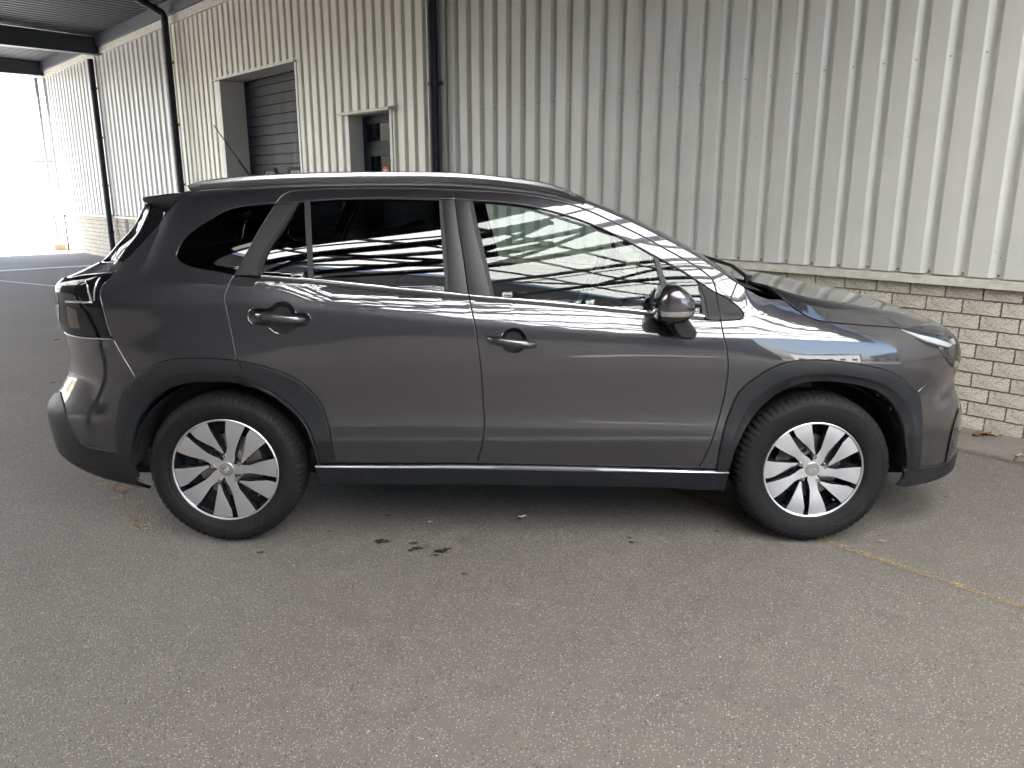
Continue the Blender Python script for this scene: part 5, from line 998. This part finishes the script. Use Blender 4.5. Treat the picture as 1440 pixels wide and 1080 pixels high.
# ---- door mirror
MC = np.array(MIR['c']); OUT = np.array(MIR['out'])      # outline in (x, z), world
def mrad(a): 
    ang = np.arctan2(OUT[:, 1]-MC[1], OUT[:, 0]-MC[0]); r = np.hypot(OUT[:, 0]-MC[0], OUT[:, 1]-MC[1]); o = np.argsort(ang); an = ang[o]; rr = r[o]
    return np.interp(a, np.concatenate([an-2*math.pi, an, an+2*math.pi]), np.concatenate([rr, rr, rr]))
def mdome(name, zlo, zhi, m, parent, grow=0., y0=MIR['y'], d1=.085, d2=.16):
    V = []; F = []; nz, na = 14, 40
    V = []; rings = []
    zs = np.linspace(zlo, zhi, nz)
    for z in zs:
        # chord of the outline at this height
        lo_, hi_ = None, None
        pts = []
        for t in np.linspace(0, 1, 2): pass
        seg = []
        for (x0, z0), (x1, z1) in zip(OUT, np.roll(OUT, -1, 0)):
            if (z0-z)*(z1-z) <= 0 and abs(z1-z0) > 1e-6: seg.append(x0+(x1-x0)*(z-z0)/(z1-z0))
        if len(seg) < 2: seg = [MC[0]-.001, MC[0]+.001]
        a, b = min(seg)-grow, max(seg)+grow; cx_ = (a+b)/2; hw = max((b-a)/2, .001)
        zt = OUT[:, 1].max(); zb = OUT[:, 1].min(); zz = (z-(zt+zb)/2)/((zt-zb)/2); prof_ = max(0, 1-abs(zz)**3)**.5
        ring = []
        for j in range(na):
            q = 2*math.pi*j/na; cx2 = math.cos(q); sy = math.sin(q); e = .72
            px = cx_+hw*math.copysign(abs(cx2)**e, cx2); dy = (d1 if sy < 0 else d2)*math.copysign(abs(sy)**e, sy)*(.25+.75*prof_)
            px += .05*max(0, dy)/d2*0
            ring.append((px-XC, y0+dy-YC+(-grow if sy < 0 else 0), z))
        rings.append(ring)
    V = [p for r in rings for p in r]
    for i in range(nz-1):
        for j in range(na): F.append((i*na+j, i*na+(j+1) % na, (i+1)*na+(j+1) % na, (i+1)*na+j))
    F += [tuple(range(na))[::-1], tuple(range((nz-1)*na, nz*na))]
    o = mesh(name, V, F, m, parent, True); o.data.set_sharp_from_angle(angle=math.radians(50)); return o
zA, zB, zC, zD = MIR['z']
mir = mdome('door_mirror', zC, zD, M['paint'], car)
mdome('signal_strip', zB, zC, M['chrome'], mir, .0035); mdome('mirror_underside', zA, zB, M['gloss_black'], mir, .001)
ft_ = np.array(MIR['foot'])
V = []; F = []; n = len(ft_)
for (y, sc_) in ((MIR['y']-.045, .80), (MIR['y']-.02, 1.), (MIR['y']+.10, 1.0), (YN+.06, 1.05)):
    c_ = ft_.mean(0)
    for q in ft_: w = c_+(q-c_)*sc_; V.append((w[0]-XC, y-YC, w[1]))
for r in range(3):
    for i in range(n): j = (i+1) % n; F.append((r*n+i, r*n+j, (r+1)*n+j, (r+1)*n+i))
F += [tuple(range(n))[::-1], tuple(range(3*n, 4*n))]
o = mesh('mirror_foot', V, F, M['plastic'], mir, True); o.data.set_sharp_from_angle(angle=math.radians(50)); bevelled(o, .006, 2)
mv = MIR['y']+.04
k_ = MB(); k_.hexa([(MC[0]-.045-XC, mv-.07-YC, zB), (MC[0]-.043-XC, mv-.07-YC, zB), (MC[0]-.043-XC, mv+.1-YC, zB), (MC[0]-.045-XC, mv+.1-YC, zB), (MC[0]-.045-XC, mv-.07-YC, zD-.02), (MC[0]-.043-XC, mv-.07-YC, zD-.02), (MC[0]-.043-XC, mv+.1-YC, zD-.02), (MC[0]-.045-XC, mv+.1-YC, zD-.02)]); k_.build('mirror_glass', M['mirrorface'], mir)
c = mir.copy(); COL.objects.link(c); c.scale = (1, -1, 1)
for ch in list(mir.children): d = ch.copy(); COL.objects.link(d); d.parent = c
# ---- dark shell behind the panels, floor, wheel wells
WX = (-1.254, 1.319); WZ = .346; WY = 3.3225
V = []; F = []; idx = {}
gs = np.linspace(-1.9, 2.2, 120); gz = np.linspace(.26, 1.2, 44)
for s_ in gs:
    top = np.interp(plan(s_)[0], TOPL[0], TOPL[1])-.03; 
    for z in gz:
        z2 = min(z, top); p = P(s_, z2)+PN(s_, z2)*-.022; idx[len(V)] = p; V.append(p)
V = np.array(V); nz = len(gz)
for i in range(len(gs)-1):
    for j in range(nz-1):
        q = (i*nz+j, (i+1)*nz+j, (i+1)*nz+j+1, i*nz+j+1); c_ = V[list(q)].mean(0)
        if any(math.hypot(c_[0]-wx, c_[2]-WZ) < .43 for wx in WX): continue
        if abs(V[q[3]][2]-V[q[0]][2]) < 1e-5: continue
        F.append(q)
sh = mesh('inner_shell', loc3(V), F, M['black'], car); c = sh.copy(); COL.objects.link(c); c.scale = (1, -1, 1)
for wx in WX:
    k_ = MB(); aa = np.radians(np.linspace(2, 178, 50)); V2 = [(wx-XC+r*math.cos(a), y+YN-YC, WZ+r*math.sin(a)) for a in aa for r, y in ((.402, .022), (.402, .30), (0, .30))]
    k_.add(V2, [(3*i+q, 3*i+q+1, 3*i+4+q, 3*i+3+q) for i in range(49) for q in range(2)]); o = k_.build('wheel_well', M['black'], car, True, 40); c = o.copy(); COL.objects.link(c); c.scale = (1, -1, 1)
k_ = MB(); k_.box((-1.85-XC, -.60, .24), (2.0-XC, .60, .30)); k_.box((-.78-XC, -.72, .235), (.84-XC, .72, .285)); k_.build('underbody', M['black'], car)
k_ = MB(); k_.tube([(-1.254-XC, -.7, .33), (-1.254-XC, .7, .33)], .035, 10); k_.build('axle', M['black'], car)
# ---- wheels
def ptri(o):
    return o
def wheel(wx, rot, k_r):
    e = bpy.data.objects.new('wheel', None); link(e, car); e.location = (wx-XC, WY-YC, WZ)
    b0 = .2195*k_r
    prof = [(b0-.008, -.070), (b0-.001, -.086), (b0+.006, -.0930), (b0+.018, -.0985), (.262, -.1050), (.283, -.1068), (.300, -.1055), (.312, -.1015), (.3235, -.0935), (.3315, -.083), (.3365, -.068), (.3385, -.045), (.3395, -.030), (.333, -.029), (.333, -.023), (.3395, -.022), (.340, .0), (.3395, .022), (.333, .023), (.333, .029), (.3395, .030), (.3385, .045), (.3365, .068), (.331, .083), (.312, .1015), (.283, .1068), (.24, .099), (.218, .086), (.212, .07)]
    n = 288; V = []; F = []; k = len(prof); mats = []
    for i in range(n):
        a = 2*math.pi*i/n; gr_ = (i % 4 == 0)
        for q, (r, y) in enumerate(prof):
            if gr_ and 7 <= q <= 12: r -= (.003, .0045, .005, .005, .005, .004)[q-7]
            elif gr_ and 16 <= q <= 22: r -= .003
            flat = 0.
            z = r*math.sin(a); z = max(z, -.3455); V.append((r*math.cos(a), y, z))
    for i in range(n):
        j = (i+1) % n
        for q in range(k-1): F.append((i*k+q, j*k+q, j*k+q+1, i*k+q+1))
    t = mesh('tyre', V, F, [M['tyre'], M['tread']], e, True); t.data.set_sharp_from_angle(angle=math.radians(35))
    for f in t.data.polygons:
        if 8 <= (f.index % (k-1)) <= 20: f.material_index = 1
    # fine moulded rings on the sidewall
    b = MB()
    for r in (b0+.0125, .296): b.lathe([(r-.002, -.0945 if r < .26 else -.1052), (r-.0008, -.0985 if r < .26 else -.1072), (r+.0008, -.0985 if r < .26 else -.1072), (r+.002, -.0945 if r < .26 else -.1040)], 120)
    b.build('sidewall_ring', M['tyre'], e, True, 50)
    # rim barrel and bright flange
    b = MB(); b.lathe([(r*k_r, y) for r, y in [(.213, -.078), (.219, -.088), (.2195, -.0905), (.2165, -.0925), (.2115, -.0905), (.2095, -.084)]], 120); b.build('rim_flange', M['alloy'], e, True, 50)
    b = MB(); b.lathe([(r*k_r, y) for r, y in [(.2105, -.088), (.205, -.070), (.198, -.03), (.196, .07), (.21, .085)]], 96); b.build('rim_barrel', M['alloydark'], e, True, 50)
    b = MB(); b.lathe([(.02, -.020), (.143, -.020), (.145, -.018), (.145, -.004), (.02, -.004)], 64); b.lathe([(.02, -.046), (.072, -.044), (.078, -.02)], 48); b.build('brake_disc', M['steel'], e, True, 40)
    b = MB(); V2 = []
    a0, a1 = (100, 165)
    for a in np.linspace(math.radians(a0), math.radians(a1), 9):
        for (r, y) in ((.098, -.045), (.158, -.045), (.160, -.005), (.098, -.005)): V2.append((r*math.cos(a), y, r*math.sin(a)))
    F2 = []
    for i in range(8):
        for q in range(4): F2.append((4*i+q, 4*i+(q+1) % 4, 4*i+4+(q+1) % 4, 4*i+4+q))
    b.add(V2, F2+[(0, 1, 2, 3), (35, 34, 33, 32)]); b.build('brake_caliper', M['nut'], e)
    b = MB(); b.lathe([(.0, .0), (.198*k_r, .0)], 48); b.build('inner_disc', M['black'], e)
    def yface(r): return -.0845+.012*ss(.20, .06, r)-.004*math.sin(math.pi*min(1, r/.2))
    def spoke(name, left, right, depth=.034):
        """left/right = [(r, angle deg)] from rim to hub"""
        R_ = np.linspace(0, 1, 15)
        def cr(L):
            L = np.array(L, float); d = np.linspace(0, 1, len(L)); return np.stack([np.interp(R_, d, L[:, 0]), np.interp(R_, d, L[:, 1])], 1)
        L = cr(left); Rr = cr(right)
        def xy(r, a, y): r = r*k_r; a = math.radians(a); return (r*math.cos(a), y, r*math.sin(a))
        V = []; F = []
        for (rl, al), (r2, a2) in zip(L, Rr):
            am = (al+a2)/2; rm = (rl+r2)/2; y = yface(rm)
            V += [xy(rl, al, y), xy(rm, am, y-.0006), xy(r2, a2, y)]
        m_ = len(L)
        for i in range(m_-1):
            for q in range(2): F.append((3*i+q, 3*i+q+1, 3*i+4+q, 3*i+3+q))
        face = mesh(name, V, F, M['alloy'], e, True)
        bm = bmesh.new(); bm.from_mesh(face.data); bmesh.ops.recalc_face_normals(bm, faces=bm.faces)
        if sum(f.normal.y for f in bm.faces) > 0: bmesh.ops.reverse_faces(bm, faces=bm.faces)
        bm.to_mesh(face.data); bm.free()
        V = []; F = []
        for (rl, al), (r2, a2) in zip(L, Rr):
            y = yface((rl+r2)/2); w = math.degrees(.0022/max(rl, .05))
            V += [xy(rl, al, y+.0002), xy(rl, al+w*.9, y+.004), xy(rl, al+w*2.2, y+depth), xy(r2, a2-w*2.2, y+depth), xy(r2, a2-w*.9, y+.004), xy(r2, a2, y+.0002)]
        for i in range(m_-1):
            for q in range(5): F.append((6*i+q, 6*i+q+1, 6*i+7+q, 6*i+6+q))
        F += [tuple(range(6)), tuple(range(6*m_-6, 6*m_))[::-1]]
        bk_ = mesh('spoke_side', V, F, M['alloydark'], e, True); bm = bmesh.new(); bm.from_mesh(bk_.data); bmesh.ops.recalc_face_normals(bm, faces=bm.faces); bm.to_mesh(bk_.data); bm.free(); bk_.data.set_sharp_from_angle(angle=math.radians(40))
    for i in range(5):
        A = rot+72*i
        spoke('spoke', [(.2115, A+10.5), (.170, A+11.), (.130, A+10.), (.100, A+8.), (.072, A+11.), (.046, A+26), (.030, A+38)],
                       [(.2115, A-11.8), (.170, A-11.3), (.130, A-11.5), (.100, A-12.), (.072, A-17.), (.046, A-33), (.030, A-40)])
        spoke('spoke', [(.2115, A-18.), (.175, A-18.), (.135, A-23.5), (.105, A-32.), (.082, A-40.), (.072, A-46.)],
                       [(.2115, A-40.5), (.175, A-41.), (.135, A-43.5), (.105, A-46.), (.082, A-50.5), (.072, A-53.)])
        a = math.radians(A-53); r = .0575*k_r; c_ = (r*math.cos(a), 0, r*math.sin(a))
        b = MB(); b.lathe([(.0165, -.040), (.0165, -.074), (.0145, -.0755), (.0125, -.070), (.0, -.070)], 20, 'y', c_); b.build('nut_seat', M['alloydark'], e, True, 40)
        b = MB(); b.lathe([(.0098, -.068), (.0098, -.0815), (.008, -.0840), (.0052, -.0840), (.0045, -.080), (0, -.080)], 6, 'y', c_); b.build('wheel_nut', M['steel'], e)
    b = MB(); b.lathe([(.066, -.028), (.060, -.045), (.040, -.066), (.0, -.066)], 48); b.build('hub', M['alloydark'], e, True, 40)
    b = MB(); b.lathe([(.032, -.060), (.0315, -.0785), (.0300, -.0800), (.0, -.0801)], 40); b.build('hub_cap', M['hubcap'], e, True, 40)
    # slanted S emblem
    Sx = [(-.55, .42), (.05, .95), (.95, .30), (.62, .06), (.06, .46), (-.08, .36), (.62, -.16), (.62, -.36), (-.02, -.92), (-.95, -.28), (-.62, -.04), (-.04, -.44), (.10, -.33), (-.62, .20), (-.62, .38)]
    ea = math.radians(rot-137)
    V = [(.0185*(x*math.cos(ea)-z*math.sin(ea)), -.0799, .0185*(x*math.sin(ea)+z*math.cos(ea))) for x, z in Sx]; n = len(V)
    V += [(x, -.0822, z) for x, _, z in V]
    F = [tuple(range(n)), tuple(range(n, 2*n))[::-1]]+[(i, (i+1) % n, n+(i+1) % n, n+i) for i in range(n)]
    em = mesh('emblem', V, F, M['chrome'], e); bm = bmesh.new(); bm.from_mesh(em.data); bmesh.ops.recalc_face_normals(bm, faces=bm.faces); bmesh.ops.triangulate(bm, faces=bm.faces); bm.to_mesh(em.data); bm.free()
    # valve
    a = math.radians(rot+72*2+26); b = MB(); b.tube([(.185*math.cos(a), -.05, .185*math.sin(a)), (.178*math.cos(a), -.078, .178*math.sin(a))], .004, 8); b.build('valve', M['steel'], e)
    return e
TEXTMESH = None
def tyre_text(e, mid):
    """raised maker's lettering bent round the sidewall"""
    global TEXTMESH
    cu = bpy.data.curves.new('tyre_lettering', 'FONT'); cu.body = 'Continental'; cu.size = .034; cu.extrude = .0006; cu.space_character = 1.05; cu.align_x = 'CENTER'; cu.resolution_u = 3
    to = bpy.data.objects.new('tyre_lettering', cu); COL.objects.link(to); bpy.context.view_layer.update()
    me = bpy.data.meshes.new_from_object(to.evaluated_get(bpy.context.evaluated_depsgraph_get())); bpy.data.objects.remove(to)
    R0 = .262
    for v in me.vertices:
        # reads from outside the bottom of the wheel, tops towards the hub
        a = math.radians(mid)+v.co.x/(R0+.012); r = R0+.026-v.co.y
        v.co = (r*math.cos(a), -.1068+.0035*abs((r-.278)/.025)**2-v.co.z-.0002, r*math.sin(a))
    me.materials.clear(); me.materials.append(M['letter']); o = bpy.data.objects.new('tyre_lettering', me); link(o, e); return o
w1 = wheel(1.319, 137, 1.0); tyre_text(w1, -52)
w2 = wheel(-1.254, 147, 1.065); tyre_text(w2, -75)
for w in (w1, w2):
    c = w.copy(); COL.objects.link(c); c.location.y = -w.location.y; c.scale = (1, -1, 1)
    for ch in list(w.children): d = ch.copy(); COL.objects.link(d); d.parent = c
# ---- cabin
def rbox(name, a, b, r, m, parent=car, rot=None):
    k_ = MB(); k_.box(a, b); o = k_.build(name, m, parent, True); bevelled(o, r, 3); return o
def tilted(name, pts, y0, y1, m, r=.03):
    k_ = MB(); n = len(pts); k_.add([(x-XC, y0, z) for x, z in pts]+[(x-XC, y1, z) for x, z in pts], [tuple(range(n))[::-1], tuple(range(n, 2*n))]+[(i, (i+1) % n, n+(i+1) % n, n+i) for i in range(n)])
    o = k_.build(name, m, car, True); bm = bmesh.new(); bm.from_mesh(o.data); bmesh.ops.recalc_face_normals(bm, faces=bm.faces); bm.to_mesh(o.data); bm.free(); bevelled(o, r, 3); return o
for y in (-.60, .12):
    tilted('seat', [(-.15, .42), (.36, .45), (.38, .60), (-.10, .56), (-.42, 1.17), (-.55, 1.14), (-.27, .50)], y, y+.48, M['seat'], .05)
    tilted('head_restraint', [(-.43, 1.19), (-.56, 1.17), (-.60, 1.36), (-.50, 1.38)], y+.11, y+.37, M['seat'], .03)
tilted('rear_bench', [(-1.05, .42), (-.55, .46), (-.53, .62), (-.98, .58), (-1.22, 1.12), (-1.34, 1.10), (-1.18, .5)], -.64, .64, M['seat'], .05)
for y in (-.5, .24): tilted('head_restraint', [(-1.23, 1.14), (-1.35, 1.12), (-1.38, 1.27), (-1.28, 1.28)], y, y+.26, M['seat'], .03)
tilted('dashboard', [(.66, .62), (.62, .90), (.70, 1.00), (.98, 1.06), (1.35, 1.02), (1.35, .5), (.9, .45)], -.70, .70, M['interior'], .03)
tilted('cabin_floor', [(-1.7, .31), (1.3, .31), (1.3, .40), (-1.7, .40)], -.72, .72, M['black'], .01)
tilted('boot_cover', [(-1.95, .9), (-1.35, .92), (-1.35, .95), (-1.95, .95)], -.6, .6, M['black'], .005)
tilted('headliner', [(-1.5, 1.50), (.22, 1.505), (.22, 1.52), (-1.5, 1.52)], -.50, .50, M['interior'], .005)
k_ = MB(); ang = math.radians(24); R_ = .185; V = []; F = []
for i in range(40):
    a = 2*math.pi*i/40
    for j in range(8):
        q = 2*math.pi*j/8; rr = R_+.016*math.cos(q); x0 = .016*math.sin(q); yy = rr*math.cos(a); zz = rr*math.sin(a)
        V.append((x0*math.cos(ang)+zz*math.sin(ang), yy, -x0*math.sin(ang)*-1+zz*math.cos(ang)))
for i in range(40):
    for j in range(8): F.append((i*8+j, i*8+(j+1) % 8, ((i+1) % 40)*8+(j+1) % 8, ((i+1) % 40)*8+j))
k_.add(V, F); k_.tube([(.01, -.17, 0), (.02, 0, -.02), (.01, .17, 0)], .02, 8); k_.tube([(.02, 0, -.02), (.28, 0, -.12)], .035, 8)
swh = k_.build('steering_wheel', M['interior'], car, True, 50); swh.location = (.44-XC, 4.45-YC, 1.0)
o = rbox('touch_screen', (.66-XC, -.15, .98), (.68-XC, .12, 1.15), .006, M['screen']); 
o = rbox('screen_rim', (.685-XC, -.16, .97), (.70-XC, .13, 1.16), .006, M['satin'], car)
k_ = MB(); k_.box((.43-XC, -.10, 1.20), (.45-XC, .10, 1.26)); o = k_.build('rear_view_mirror', M['mirrorface'], car, True); bevelled(o, .012, 3); o.rotation_euler = (0, 0, math.radians(0)); o.location = (0, 0, -.05)
